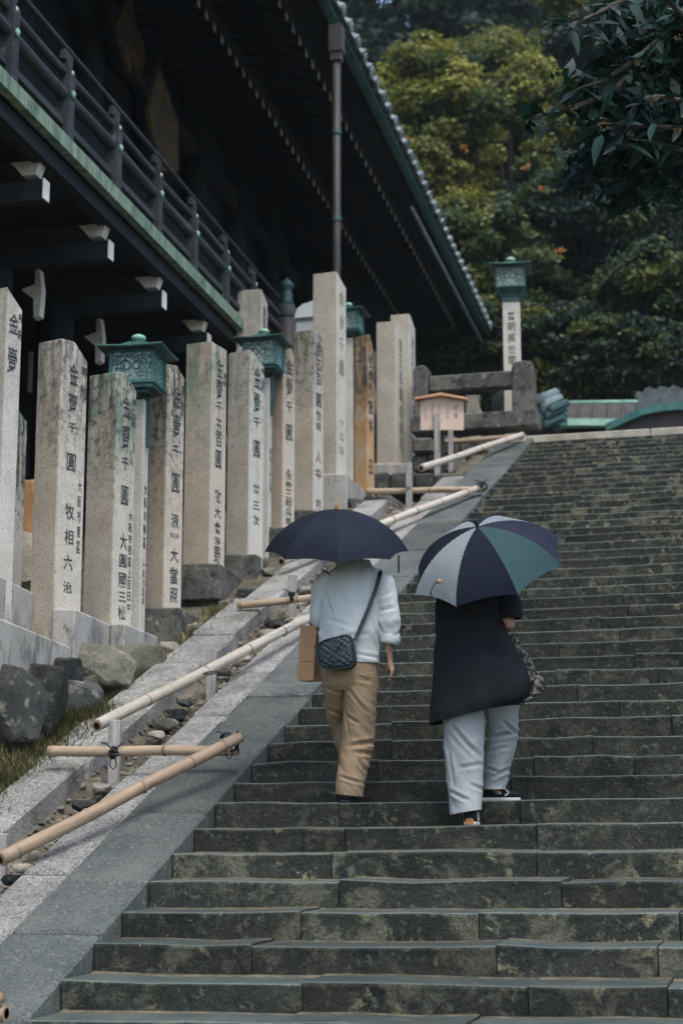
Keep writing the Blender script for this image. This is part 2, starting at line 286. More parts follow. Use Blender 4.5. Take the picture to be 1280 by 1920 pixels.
def rock_mesh(seed, sub=2, rough=0.35):
    bm = bmesh.new(); bmesh.ops.create_icosphere(bm, subdivisions=sub, radius=1)
    for v in bm.verts:
        p = v.co.copy(); q = V((seed*7.1, seed*3.3, seed*1.7))
        k = 1+rough*noise.noise(p*1.1+q)+0.4*rough*noise.noise(p*2.7+q)+(0.22*rough*noise.noise(p*6.5+q)+0.1*rough*noise.noise(p*14+q) if sub > 2 else 0)
        p = p*k
        if sub > 2:                      # broken faces
            pr = random.Random(seed)
            for _ in range(11):
                nn = V((pr.gauss(0, 1), pr.gauss(0, 1), pr.gauss(0, .8))).normalized(); dd = p.dot(nn)-pr.uniform(.52, .80)
                if dd > 0: p = p-nn*dd*.94
            p = p*1.12
        for ax in range(3): p[ax] = p[ax]*1.05; a = abs(p[ax]); p[ax] = math.copysign(a if a < .72 else .72+(a-.72)*.38, p[ax])
        v.co = p
    me = bpy.data.meshes.new('stone'); bm.to_mesh(me); bm.free(); return me
ROCKS = [rock_mesh(i) for i in range(6)]; BOULDERS = [rock_mesh(i+10, 4, .30) for i in range(5)]
def rock(name, loc, size, mat, parent=None, rz=None):
    me = random.choice(BOULDERS if max(size) > .075 else ROCKS).copy(); me.materials.clear(); me.materials.append(mat)
    o = link(name, me, parent)
    mw = Matrix.Translation(V(loc)) @ Matrix.Rotation(rz if rz is not None else random.uniform(0, 6.28), 4, 'Z') @ Matrix.Diagonal(V((*size, 1)))
    o.matrix_basis = mw
    return o

GLY = {}
def glyph(ch):
    if ch not in GLY:
        c = bpy.data.curves.new('glyph', 'FONT'); c.body = ch; c.offset = 0.009; c.resolution_u = 2
        o = bpy.data.objects.new('glyph', c); COL.objects.link(o)
        dg = bpy.context.evaluated_depsgraph_get(); me = bpy.data.meshes.new_from_object(o.evaluated_get(dg))
        vs = np.array([v.co[:2] for v in me.vertices]); fs = [tuple(p.vertices) for p in me.polygons]
        bpy.data.objects.remove(o); bpy.data.curves.remove(c); bpy.data.meshes.remove(me)
        lo = vs.min(0); hi = vs.max(0)
        if ch == '一': lo = lo-np.array([0, 0.3]); hi = hi+np.array([0, 0.3])
        GLY[ch] = ((vs-lo)/(hi-lo)-0.5, fs)
    return GLY[ch]
def write(mb, ch, c, xdir, w, h, nrm, mi=0):
    g, fs = glyph(ch); c = V(c); z = V((0, 0, 1))
    sh = random.uniform(-0.09, 0.05); o_ = random.uniform(0, 50)
    g = [(a[0]+.045*noise.noise(V((a[0]*3.5, a[1]*3.5, o_))), a[1]+.045*noise.noise(V((a[0]*3.5, a[1]*3.5, o_+9)))) for a in g]
    mb.add([c+xdir*((a[0]+sh*a[1])*w)+z*(a[1]*h)+nrm*0.003 for a in g], fs, mi)
# ---------------------------------------------------------------- ground and hillside (setting)
def grid(name, xs, ys, zf, mat, jit=0.0):
    vs = []; fs = []
    for y in ys:
        for x in xs: vs.append((x, y, zf(x, y)+(random.gauss(0, jit) if jit else 0)))
    n = len(xs)
    for j in range(len(ys)-1):
        for i in range(n-1): fs.append((j*n+i, j*n+i+1, (j+1)*n+i+1, (j+1)*n+i))
    return tag(obj(name, vs, fs, mat, None, True), kind='structure')
TOPY = 45*RUN; TOPZ = 45*RISE
def terrain(x, y):
    yy = max(-1.3, min(y, TOPY)); h = SL*yy
    if x < -.9 and y > 12.6: k = min(1, (-.9-x)/.25); h = h*(1-k)+k*(SL*12.6+.05*(yy-12.6))
    if x >= 0: g = -0.42
    elif x > -1.16: g = -0.17
    elif x > -1.62: g = -0.12
    else:
        t = min(1, (-1.62-x)/0.45); g = -0.12+(0.02+.22*max(0, min(1, 5-y)))*t
    n = 0.03*noise.noise(V((x*2.2, y*2.2, 0))) if x < -0.8 else 0
    return h+g+n
xs = [-110, -60, -30, -14, -9, -6, -4.5, -3.6]+[-3.2+0.08*i for i in range(41)]+[0.3, 1, 2, 3, 4.5, 6, 8, 12, 25, 60, 110]
ys = [-110, -60, -20, -8, -4, -2, -1.3]+[-1.1+0.12*i for i in range(144)]+[16.86]
grid('ground', xs, ys, terrain, M['earth'])
def hill(x, y):
    t = max(0, y-24); return 6.45+min(0.46*t, 40)+1.2*noise.noise(V((x*0.08, y*0.08, 3)))*min(1, t/6)
grid('hillside', [-110, -70]+[-45+4*i for i in range(23)]+[60, 110], [24.0, 27]+[30+5*i for i in range(19)], hill, M['earth'])
hexa('terrace', [(-30, 17.05, 5.2), (30, 19.5, 5.2), (30, 40, 5.2), (-30, 40, 5.2)], [(-30, 17.05, 6.50), (30, 19.5, 6.50), (30, 40, 6.50), (-30, 40, 6.50)], M['paving'], None, 0)['kind'] = 'structure'
bpy.data.objects['terrace']['kind'] = 'structure'

# ---------------------------------------------------------------- the stone stairway: every stone of every step
stair = tag(obj('stairway', [(0.02, -1.5, -1.6), (9, -1.2, -1.6), (9, 17.3, -1.6), (0.02, 17.0, -1.6), (0.02, -1.5, -0.9), (9, -1.14, -0.8), (9, 17.2, 6.0), (0.02, 16.9, 5.9)],
    [(3, 2, 1, 0), (4, 5, 6, 7), (0, 1, 5, 4), (1, 2, 6, 5), (2, 3, 7, 6), (3, 0, 4, 7)], M['earth']), kind='structure')
def step_stone(k, x0, x1, last=False):
    n = 3; dz = random.gauss(0, 0.004); dy = random.gauss(0, 0.005); r = random.uniform(0.010, 0.018)
    lip = random.uniform(0.008, 0.02)
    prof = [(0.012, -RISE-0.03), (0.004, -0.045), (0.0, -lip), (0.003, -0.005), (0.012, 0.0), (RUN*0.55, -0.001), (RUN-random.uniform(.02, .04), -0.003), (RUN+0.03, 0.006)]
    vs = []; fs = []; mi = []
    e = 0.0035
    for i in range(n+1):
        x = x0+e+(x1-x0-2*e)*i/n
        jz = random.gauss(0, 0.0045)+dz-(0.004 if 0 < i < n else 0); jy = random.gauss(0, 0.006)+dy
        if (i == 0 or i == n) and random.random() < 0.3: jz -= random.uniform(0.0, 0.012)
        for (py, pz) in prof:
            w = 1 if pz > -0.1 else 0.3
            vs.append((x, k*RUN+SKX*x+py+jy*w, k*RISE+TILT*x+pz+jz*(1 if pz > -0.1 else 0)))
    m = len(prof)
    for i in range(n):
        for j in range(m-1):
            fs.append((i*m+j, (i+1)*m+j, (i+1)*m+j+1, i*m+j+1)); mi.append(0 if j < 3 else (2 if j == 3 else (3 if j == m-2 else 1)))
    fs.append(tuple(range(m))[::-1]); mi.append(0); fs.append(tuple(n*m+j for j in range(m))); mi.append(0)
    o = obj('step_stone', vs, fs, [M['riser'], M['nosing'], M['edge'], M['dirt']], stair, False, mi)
    lm = (1.2 if k < 7 else (0.45 if k < 15 else min(1.9, 0.45+(k-14)*0.085)))*random.uniform(.5, 1.35); o.color = (lm, 0, 0, 1)  # lichen patches, scaled by step to paint in mid-flight shade and upper light
    return o
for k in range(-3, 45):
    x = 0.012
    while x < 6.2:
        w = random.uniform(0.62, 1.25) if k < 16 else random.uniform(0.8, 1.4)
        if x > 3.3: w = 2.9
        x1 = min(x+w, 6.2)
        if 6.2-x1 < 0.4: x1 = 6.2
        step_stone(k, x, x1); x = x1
x = -0.15
for w in (1.9, 1.35, 3.4):            # sill stones of the terrace at the top
    y = TOPY+SKX*x
    def c(xx, yy, z): return (xx, TOPY+SKX*xx+yy, z+TILT*xx)
    hexa('terrace_sill', [c(x+.004, -0.02, TOPZ-.25), c(x+w-.004, -0.02, TOPZ-.25), c(x+w-.004, .6, TOPZ-.25), c(x+.004, .6, TOPZ-.25)],
         [c(x+.004, -0.02, TOPZ+.035), c(x+w-.004, -0.02, TOPZ+.035), c(x+w-.004, .6, TOPZ+.04), c(x+.004, .6, TOPZ+.04)], M['tanrock'], stair, 0.015)
    x += w

# ---------------------------------------------------------------- sloping kerb of dark slabs and two strips of pale granite
def strip(parent, name, joints, x0, x1, top, thick, mat, gap=0.006, wob=0.0, bev=0.012, skew=0.03):
    for a, b in zip(joints[:-1], joints[1:]):
        dz = random.gauss(0, 0.007); xa = random.gauss(0, wob); xb = random.gauss(0, wob); sa = random.uniform(-skew, skew)
        A, B = a+gap, b-gap
        def P(x, y, h): return (x, y, SL*y+h+dz)
        lo = [P(x0+xa, A, top-thick), P(x1+xb*.3, A, top-thick), P(x1+xb*.3, B, top-thick), P(x0+xa, B, top-thick)]
        hi = [P(x0+xa, A, top), P(x1+xb*.3, A+sa*0, top), P(x1+xb*.3, B, top), P(x0+xa, B, top)]
        hexa(name, lo, hi, mat, parent, bev, 0.002)
kerb = tag(obj('stair_kerb', *[[(-0.50, -1.2, -0.9), (-0.03, -1.2, -0.9), (-0.03, 16.6, 5.9), (-0.50, 16.6, 5.9), (-0.50, -1.2, -0.62), (-0.03, -1.2, -0.62), (-0.03, 16.6, 6.2), (-0.50, 16.6, 6.2)],
    [(3, 2, 1, 0), (4, 5, 6, 7), (0, 1, 5, 4), (1, 2, 6, 5), (2, 3, 7, 6), (3, 0, 4, 7)]], M['earth']), kind='structure')
jy = [onS(*p).y for p in ((90, 1749), (185, 1658), (312, 1524), (465, 1352), (520, 1302))]
jy = [-1.3]+jy+[jy[-1]+0.95]
while jy[-1] < 16.4: jy.append(jy[-1]+random.uniform(0.95, 1.5))
jy[-1] = 16.9
strip(kerb, 'kerb_slab', jy, -0.515, 0.004, 0.0, 0.34, M['curb'], 0.009, 0.006, 0.016)
gy = [onS(*p).y for p in ((150, 1634), (390, 1335))]
gy = [-1.3, 0.2]+[gy[0], (gy[0]+gy[1])/2+0.15, gy[1], gy[1]+1.05]
while gy[-1] < 13.0: gy.append(gy[-1]+random.uniform(1.0, 1.6))
gpath = thing('granite_strip', 'speckled pale granite strip running along the dark kerb', 'kerb', (-0.65, 0, 0))
strip(gpath, 'granite_slab', gy, -0.815, -0.519, -0.012, 0.25, M['granite'], 0.011, 0.012, 0.015)
oy = [onS(x, y).y for x, y in ((160, 1430), (335, 1245), (445, 1190))]
oy = [0.6]+oy
while oy[-1] < 12.2: oy.append(oy[-1]+random.uniform(0.9, 1.5))
opath = thing('granite_strip', 'rough granite strip on the far side of the pebble gutter, below the inscribed pillars', 'kerb', (-1.4, 0, 0))
strip(opath, 'granite_slab', oy, -1.57, -1.20, 0.02, 0.3, M['granite'], 0.008, 0.02, 0.02)
# loose stones in the gutter between the strips
for (x, y, s, mt) in ((62, 1606, .075, 'tanrock'), (45, 1628, .06, 'tanrock'), (95, 1587, .05, 'tanrock'), (190, 1480, .085, 'tanrock'), (160, 1512, .09, 'rock'), (178, 1530, .06, 'tanrock'), (310, 1358, .10, 'tanrock'), (330, 1340, .09, 'rock'), (296, 1378, .07, 'tanrock'), (348, 1318, .07, 'rock'), (420, 1260, .08, 'tanrock'), (455, 1235, .07, 'tanrock'), (500, 1190, .10, 'tanrock'), (520, 1172, .08, 'rock'), (25, 1650, .07, 'rock'), (545, 1165, .07, 'tanrock')):
    p = onS(x, y, -0.08)
    tag(rock('gutter_stone', p, (s, s*1.25, s*0.55), M[mt]), ('tan' if mt == 'tanrock' else 'dark grey')+' loose stone lying in the earth gutter between the two granite strips', 'stone', 'loose stones in the gutter')
for i in range(26):
    y = random.uniform(6.8, 12.5); x = random.uniform(-1.12, -0.9); s = random.uniform(.05, .11)
    mt = random.choice(('tanrock', 'rock'))
    tag(rock('gutter_stone', (x, y, SL*y-0.12), (s, s, s*.6), M[mt]), ('tan' if mt == 'tanrock' else 'dark grey')+' loose stone lying in the earth gutter between the two granite strips', 'stone', 'loose stones in the gutter')
# gravel and small debris
gv = MB()
for i in range(1500):
    y = random.uniform(0.3, 12.5); x = random.uniform(-1.19, -0.82); s = random.uniform(.008, .026)
    c = V((x, y, terrain(x, y)+s*0.4)); R = Matrix.Rotation(random.uniform(0, 6), 3, 'Z') @ Matrix.Rotation(random.uniform(0, 1), 3, 'X')
    gv.box(c, (s*2, s*1.5, s), R)
tag(gv.build('gravel', M['tanrock']), 'small gravel and grit in the gutter beside the stairs', kind='stuff')

# ---------------------------------------------------------------- boulders and rocks under the coping wall
for (x, y, X, sx, sy, sz, mt, lb) in (
    (8, 1322, -1.88, .32, .30, .36, 'rock', 'dark lichened boulder cut off by the left edge, under the pale coping'),
    (68, 1318, -1.86, .26, .30, .34, 'rock', 'dark grey boulder in the bank below the pale coping stones'),
    (132, 1325, -1.83, .24, .28, .25, 'rock', 'flat-faced dark boulder at the end of the rocky bank'),
    (175, 1250, -1.86, .36, .3, .22, 'oldrock', 'olive brown boulder wedged under the third coping stone'),
    (255, 1250, -1.80, .30, .25, .22, 'oldrock', 'cracked olive brown boulder under the shortest coping stone'),
    (172, 1300, -1.82, .10, .14, .16, 'oldrock', 'pale rounded stone standing beside the dark boulders'),
    (100, 1292, -1.97, .30, .25, .26, 'rock', 'dark boulder filling the gap between its larger neighbours under the coping'),
    (288, 1270, -1.72, .15, .12, .07, 'rock', 'flat blue-grey stone lying beside the olive brown boulders'),
    (212, 1310, -1.74, .16, .15, .15, 'oldrock', 'angular split stone below the blue-grey flat one'),
    (250, 1318, -1.66, .11, .12, .10, 'rock', 'small broken rock next to the sloping bamboo'),
    (345, 1222, -1.70, .14, .14, .08, 'rock', 'dark slate-coloured rock in the gap below the mossy plinth'),
    (318, 1215, -1.75, .10, .10, .07, 'tanrock', 'grey pebble-like rock in front of the mossy plinth'),
    (20, 1280, -2.1, .22, .2, .14, 'rock', 'moss-topped rock high in the bank at the left edge')):
    p = onX(x, y, X); tag(rock('boulder', p, (sx*1.12, sy*.8, sz*1.0), M[mt], rz=random.uniform(-.4, .4)), lb, 'rock')
for i, (x, y, sz, mt) in enumerate(((372, 1188, .13, 'tanrock'), (430, 1150, .12, 'tanrock'), (462, 1128, .10, 'rock'), (410, 1196, .09, 'tanrock'), (505, 1095, .10, 'tanrock'), (300, 1262, .10, 'tanrock'), (232, 1320, .08, 'tanrock'), (640, 985, .13, 'tanrock'), (668, 962, .14, 'rock'), (700, 945, .12, 'tanrock'))):
    p = onX(x, y, -1.72); p.z = terrain(p.x, p.y)+.02
    tag(rock('bank_stone', p, (sz, sz*1.2, sz*.7), M[mt]), ('tan' if mt == 'tanrock' else 'dark grey')+' stone half sunk in the earth between the plinths and the rough granite strip', 'stone', 'stones sunk in the bank')
tag(rock('boulder', onX(47, 985, -3.3), (.34, .3, .5), smat('orange_rock', (.36, .19, .08), (.44, .25, .12), 4, .9, .5, 30, (), .2, 90)), 'orange boulder seen through the gap beside the thin black pillar', 'rock')
tag(rock('boulder', onX(45, 1052, -3.2), (.40, .3, .30), M['tanrock']), 'tan layered rock below the orange boulder in the gap between pillars', 'rock')
# weeds and dry grass on the bank
def tuft_field(name, pts, n, h, spread, mats, label):
    b = MB()
    for (cx, cy, cz) in pts:
        for i in range(n):
            a = random.uniform(0, 6.28); r = random.gauss(0, spread); x = cx+math.cos(a)*r; y = cy+math.sin(a)*r*1.3
            z = terrain(x, y)-.01; hh = h*random.uniform(0.45, 1.1); d = random.uniform(0, 6.28); ln = random.uniform(.15, .8)*hh; w = random.uniform(.003, .006)
            sx = math.cos(d+1.57)*w; sy = math.sin(d+1.57)*w; mx = x+math.cos(d)*ln*.35; my = y+math.sin(d)*ln*.35
            ex = x+math.cos(d)*ln; ey = y+math.sin(d)*ln
            b.add([(x-sx, y-sy, z), (x+sx, y+sy, z), (mx+sx*.8, my+sy*.8, z+hh*.65), (mx-sx*.8, my-sy*.8, z+hh*.65), (ex, ey, z+hh*.95)], [(0, 1, 2, 3), (3, 2, 4)], random.randrange(len(mats)))
    return tag(b.build(name, mats), label, kind='stuff')
gm = [smat('green_grass', (0.05, 0.075, 0.028), (0.10, 0.12, 0.045), 4, 0.8, 0), smat('dry_grass', (0.19, 0.16, 0.085), (0.30, 0.255, 0.14), 4, 0.8, 0), smat('olive_grass', (0.08, 0.085, 0.03), (0.13, 0.125, 0.05), 4, 0.8, 0)]
pts = []
for i in range(190):
    y = random.uniform(0.6, 4.3); x = -1.50-abs(random.gauss(0, .18)); pts.append((x, y, 0))
for i in range(26):
    y = random.uniform(1.5, 7.5); x = -1.60-abs(random.gauss(0, .04)); pts.append((x, y, 0))
tuft_field('grass', pts, 95, 0.20, 0.085, gm, 'tangled green and dry grass on the bank at the left edge')

# ---------------------------------------------------------------- copings and plinths (one block each)
def blk(name, xl, xc, xr, yt, ytr, yb, X, mat, label, cat='coping', inset=0.0, ytl=None, bevel=0.014, group=None, slope=0.12, drop=0.25, on=None):
    F = onX(xc, yb, X)
    if on: F = onY(xc, yb, onX(*on).y-0.05)          # stands just in front of the pillar it carries
    Yf = F.y
    zf = zat(F.x, F.y, yt); L = onY(xl, yb, Yf)
    d = ray(xr, yb); n = V((1, slope, 0)); P0 = V((F.x, F.y, 0))   # right face leans back from the row by `slope`
    t = n.dot(P0-CP)/n.dot(d); Bk = CP+d*t; Bk.y = min(Bk.y, F.y+5)
    zb = zat(Bk.x, Bk.y, ytr); zl = zat(L.x, L.y, ytl or yt)
    wv = V((L.x-F.x, 0, 0)); BL = V((Bk.x, Bk.y, 0))+wv
    b = min(F.z, Bk.z)-drop
    lo = [(L.x, Yf, b), (F.x, Yf, b), (Bk.x, Bk.y, b), (BL.x, BL.y, b)]
    hi = [(L.x, Yf, zl), (F.x, Yf, zf), (Bk.x, Bk.y, zb), (BL.x, BL.y, zb+zl-zf)]
    return tag(hexa(name, lo, hi, mat, None, bevel), label, cat, group)
blk('coping_stone', -120, -70, 94, 1046, 1128, 1195, -2.12, M['cope'], 'tall pale coping stone behind the lower one at the left edge')
blk('coping_stone', -140, -70, 133, 1132, 1213, 1278, -1.84, M['cope'], 'pale streaked coping stone nearest the camera, above the dark boulders', slope=0.03)
blk('coping_stone', 95, 139, 229, 1141, 1181, 1224, -2.06, M['cope'], 'pale coping stone in front of the second inscribed pillar', on=(101, 1142, -2.10))
blk('coping_stone', 205, 233, 315, 1169, 1201, 1236, -1.92, M['cope'], 'short stained coping stone at the right end of the coping row', on=(208, 1167, -2.02))
blk('plinth', 264, 336, 403, 1139, 1172, 1200, -1.86, M['plinth'], 'black-stained plinth block under the pillar beside the nearest lantern', 'plinth', on=(306, 1139, -1.98))
blk('plinth', 338, 412, 472, 1056, 1096, 1114, -1.80, M['plinth'], 'dark mossy plinth block with a pale drip mark at its corner', 'plinth', drop=0.05, on=(392, 1057, -1.96))
blk('plinth', 333, 411, 452, 1117, 1130, 1160, -1.74, M['plinth'], 'lighter grey footing block under the mossy plinth with the crack above it', 'plinth', on=(392, 1057, -2.0))
blk('plinth', 420, 480, 541, 1039, 1068, 1085, -1.78, M['plinth'], 'black mossy plinth block near the pale bamboo end', 'plinth', on=(465, 1040, -1.92))
blk('plinth', 500, 534, 600, 988, 1010, 1040, -1.80, M['plinth'], 'stained plinth behind the navy umbrella', 'plinth')
blk('plinth', 545, 592, 640, 956, 976, 1010, -1.82, M['plinth'], 'dark plinth under the pillar left of the tall pillar', 'plinth')
blk('plinth', 602, 650, 687, 888, 922, 956, -1.80, M['cope'], 'clean grey plinth under the tallest pillar', 'plinth', ytl=889)
blk('plinth', 700, 764, 800, 869, 880, 905, -1.95, M['cope'], 'smooth grey plinth under the paired pillars near the notice board', 'plinth')

# haze volume added to lift the dark tones of the scene
hz = MB(); hz.box((0, 8, 28.5), (230, 246, 61))
o = hz.build('haze', bpy.data.materials.new('haze')); o['kind'] = 'stuff'; o['label'] = 'thin added haze lifting the dark tones of the far trees and the eaves'
hm = o.data.materials[0]; hm.use_nodes = True; hn = hm.node_tree.nodes; hn.clear()
pv = hn.new('ShaderNodeVolumePrincipled'); pv.inputs['Color'].default_value = (0.74, 0.90, 0.95, 1); pv.inputs['Density'].default_value = 0.00028
ho = hn.new('ShaderNodeOutputMaterial'); hm.node_tree.links.new(pv.outputs[0], ho.inputs['Volume'])
# ---------------------------------------------------------------- inscribed stone pillars
def pillar(xl, xc, xr, yl, peak, yr, yb, X, label, col=(0.5, 0, 0), text=(), theta=None, group='inscribed donor pillars', drop=0.3, ink='ink', d=None, name='stone_pillar'):
    """xl/xc/xr: the left edge, near corner and right edge low on the shaft; yl: top of the left edge; peak=(x, y) of the top; yr: top of the right edge."""
    F = onX(xc, yb, X)
    def bx(x0, th, s):                       # how far along a direction from F one meets the sight line of column x0
        dr = V((math.sin(th)*s[0]+math.cos(th)*s[1], math.cos(th)*s[0]-math.sin(th)*s[1], 0))
        lo, hi = 0.02, 2.0
        f0 = px(F+dr*lo)[0] < x0
        for _ in range(40):
            md = (lo+hi)/2
            if (px(F+dr*md)[0] < x0) == f0: lo = md
            else: hi = md
        return lo, dr
    best = None
    for th in ([theta] if theta is not None else [i*0.02 for i in range(-6, 16)]):
        w, dl = bx(xl, th, (0, -1)); dd, db = bx(xr, th, (1, 0))
        e = abs(math.log(w/dd))+abs(th)*0.6
        if best is None or e < best[0]: best = (e, th, w, dd, dl, db)
    _, th, w, dd, dl, db = best
    if d: dd = d
    L = F+dl*w; Bk = F+db*dd
    zl = zat(L.x, L.y, yl); zr = zat(Bk.x, Bk.y, yr)
    f = 0.5
    for i in range(1, 20):
        q = F+db*(dd*i/20)
        if px((q.x, q.y, zl))[0] >= peak[0]: f = i/20; break
    f = max(0.06, min(0.9, f)); Pk = F+db*(dd*f); zp = zat(Pk.x, Pk.y, peak[1])
    zc = min(zl, zp+0.02); b = F.z-drop
    side = [(F.x, F.y, b), (F.x, F.y, zc), (Pk.x, Pk.y, zp), (Bk.x, Bk.y, zr), (Bk.x, Bk.y, b)]
    off = dl*w
    vs = [V(p) for p in side]+[V(p)+V((off.x, off.y, 0)) for p in side]
    fs = [(0, 4, 3, 2, 1), (5, 6, 7, 8, 9), (0, 1, 6, 5), (1, 2, 7, 6), (2, 3, 8, 7), (3, 4, 9, 8), (4, 0, 5, 9)]
    o = obj('pillar_shaft', vs, fs, [M['pillar'], M['pillarface']], None, False, [1, 0, 0, 0, 0, 0, 0])
    bmz = bmesh.new(); bmz.from_mesh(o.data); bmesh.ops.recalc_face_normals(bmz, faces=bmz.faces[:])
    bmesh.ops.bevel(bmz, geom=bmz.edges[:], offset=0.009, segments=1, affect='EDGES', clamp_overlap=True); bmz.to_mesh(o.data); bmz.free()
    o.name = name; o.data.name = name
    o.color = (*col, 1)
    tag(o, label, 'stone pillar', group)
    nrm = db.cross(V((0, 0, 1))); 
    if nrm.dot(CP-F) < 0: nrm = -nrm
    nrm.normalize()
    if text:
        mb = MB()
        for (s, ys, fr, wf) in text:
            n = len(s)
            for i, ch in enumerate(s):
                if isinstance(ys[0], tuple): ya, yb2 = ys[i]
                else:
                    st = (ys[1]-ys[0])/n; ya = ys[0]+st*i+st*0.1; yb2 = ys[0]+st*(i+1)-st*0.1
                q = F+db*(dd*fr); za = zat(q.x, q.y, ya); zb_ = zat(q.x, q.y, yb2)
                write(mb, ch, (q.x, q.y, (za+zb_)/2), db, dd*wf, abs(za-zb_), nrm)
        mb.build('inscription', M[ink], o)
    return o
MAIN = '金壹千圓'
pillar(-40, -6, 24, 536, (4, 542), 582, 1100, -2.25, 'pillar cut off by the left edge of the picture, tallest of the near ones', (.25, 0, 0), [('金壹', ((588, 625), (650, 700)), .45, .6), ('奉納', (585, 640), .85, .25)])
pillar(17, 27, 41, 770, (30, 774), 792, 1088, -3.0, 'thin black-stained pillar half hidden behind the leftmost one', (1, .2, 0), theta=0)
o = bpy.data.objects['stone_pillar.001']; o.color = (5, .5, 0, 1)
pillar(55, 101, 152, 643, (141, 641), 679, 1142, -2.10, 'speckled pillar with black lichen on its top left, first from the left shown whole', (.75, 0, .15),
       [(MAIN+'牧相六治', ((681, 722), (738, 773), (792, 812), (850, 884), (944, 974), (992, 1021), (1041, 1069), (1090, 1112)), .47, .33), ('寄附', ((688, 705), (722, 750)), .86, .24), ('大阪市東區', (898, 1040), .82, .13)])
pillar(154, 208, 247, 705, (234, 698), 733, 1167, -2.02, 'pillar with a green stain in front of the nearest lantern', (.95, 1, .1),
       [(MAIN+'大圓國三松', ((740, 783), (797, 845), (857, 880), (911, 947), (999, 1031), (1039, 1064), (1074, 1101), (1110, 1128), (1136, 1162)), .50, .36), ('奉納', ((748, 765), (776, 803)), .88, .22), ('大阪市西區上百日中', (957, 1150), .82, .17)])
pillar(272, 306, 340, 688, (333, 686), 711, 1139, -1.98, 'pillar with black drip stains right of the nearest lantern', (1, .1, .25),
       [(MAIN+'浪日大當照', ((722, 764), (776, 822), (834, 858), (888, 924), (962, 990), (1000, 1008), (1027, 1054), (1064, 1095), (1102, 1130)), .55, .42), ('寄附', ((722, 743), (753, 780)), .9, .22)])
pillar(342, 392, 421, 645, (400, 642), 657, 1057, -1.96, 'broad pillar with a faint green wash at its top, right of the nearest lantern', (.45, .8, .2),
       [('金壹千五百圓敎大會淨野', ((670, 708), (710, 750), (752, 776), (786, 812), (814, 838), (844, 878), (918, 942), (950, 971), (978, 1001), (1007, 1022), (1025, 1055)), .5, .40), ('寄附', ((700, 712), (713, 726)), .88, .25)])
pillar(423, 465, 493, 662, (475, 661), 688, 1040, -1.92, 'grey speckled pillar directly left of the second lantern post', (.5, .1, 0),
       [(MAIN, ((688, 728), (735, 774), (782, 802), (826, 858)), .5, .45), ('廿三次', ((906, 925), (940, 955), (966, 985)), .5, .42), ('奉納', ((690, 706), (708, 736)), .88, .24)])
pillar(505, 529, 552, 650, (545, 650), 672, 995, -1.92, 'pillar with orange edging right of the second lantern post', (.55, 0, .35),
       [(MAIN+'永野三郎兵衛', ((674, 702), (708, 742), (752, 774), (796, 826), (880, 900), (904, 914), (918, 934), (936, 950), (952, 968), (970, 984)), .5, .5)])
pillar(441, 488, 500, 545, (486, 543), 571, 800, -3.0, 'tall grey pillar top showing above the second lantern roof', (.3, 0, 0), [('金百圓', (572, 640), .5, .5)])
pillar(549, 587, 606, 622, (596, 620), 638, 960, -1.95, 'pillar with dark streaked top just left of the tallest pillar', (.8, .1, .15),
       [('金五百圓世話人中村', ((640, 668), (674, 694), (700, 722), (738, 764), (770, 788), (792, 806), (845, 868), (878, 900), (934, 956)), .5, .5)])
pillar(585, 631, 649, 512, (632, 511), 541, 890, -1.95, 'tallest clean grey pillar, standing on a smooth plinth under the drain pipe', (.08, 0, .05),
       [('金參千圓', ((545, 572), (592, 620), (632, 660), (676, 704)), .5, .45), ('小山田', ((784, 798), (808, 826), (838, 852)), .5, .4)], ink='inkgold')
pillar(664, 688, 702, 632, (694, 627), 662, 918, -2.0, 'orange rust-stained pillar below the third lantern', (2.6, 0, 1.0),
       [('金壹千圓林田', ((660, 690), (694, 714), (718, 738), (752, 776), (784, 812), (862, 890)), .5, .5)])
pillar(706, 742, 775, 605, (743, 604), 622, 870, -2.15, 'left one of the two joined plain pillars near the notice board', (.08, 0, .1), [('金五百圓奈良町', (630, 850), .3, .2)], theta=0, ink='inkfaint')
pillar(733, 769, 780, 591, (768, 590), 617, 870, -2.05, 'taller right one of the two joined plain pillars near the notice board', (.08, 0, .05), [('金五百圓大和町', (625, 850), .55, .5)], theta=0, ink='inkfaint')

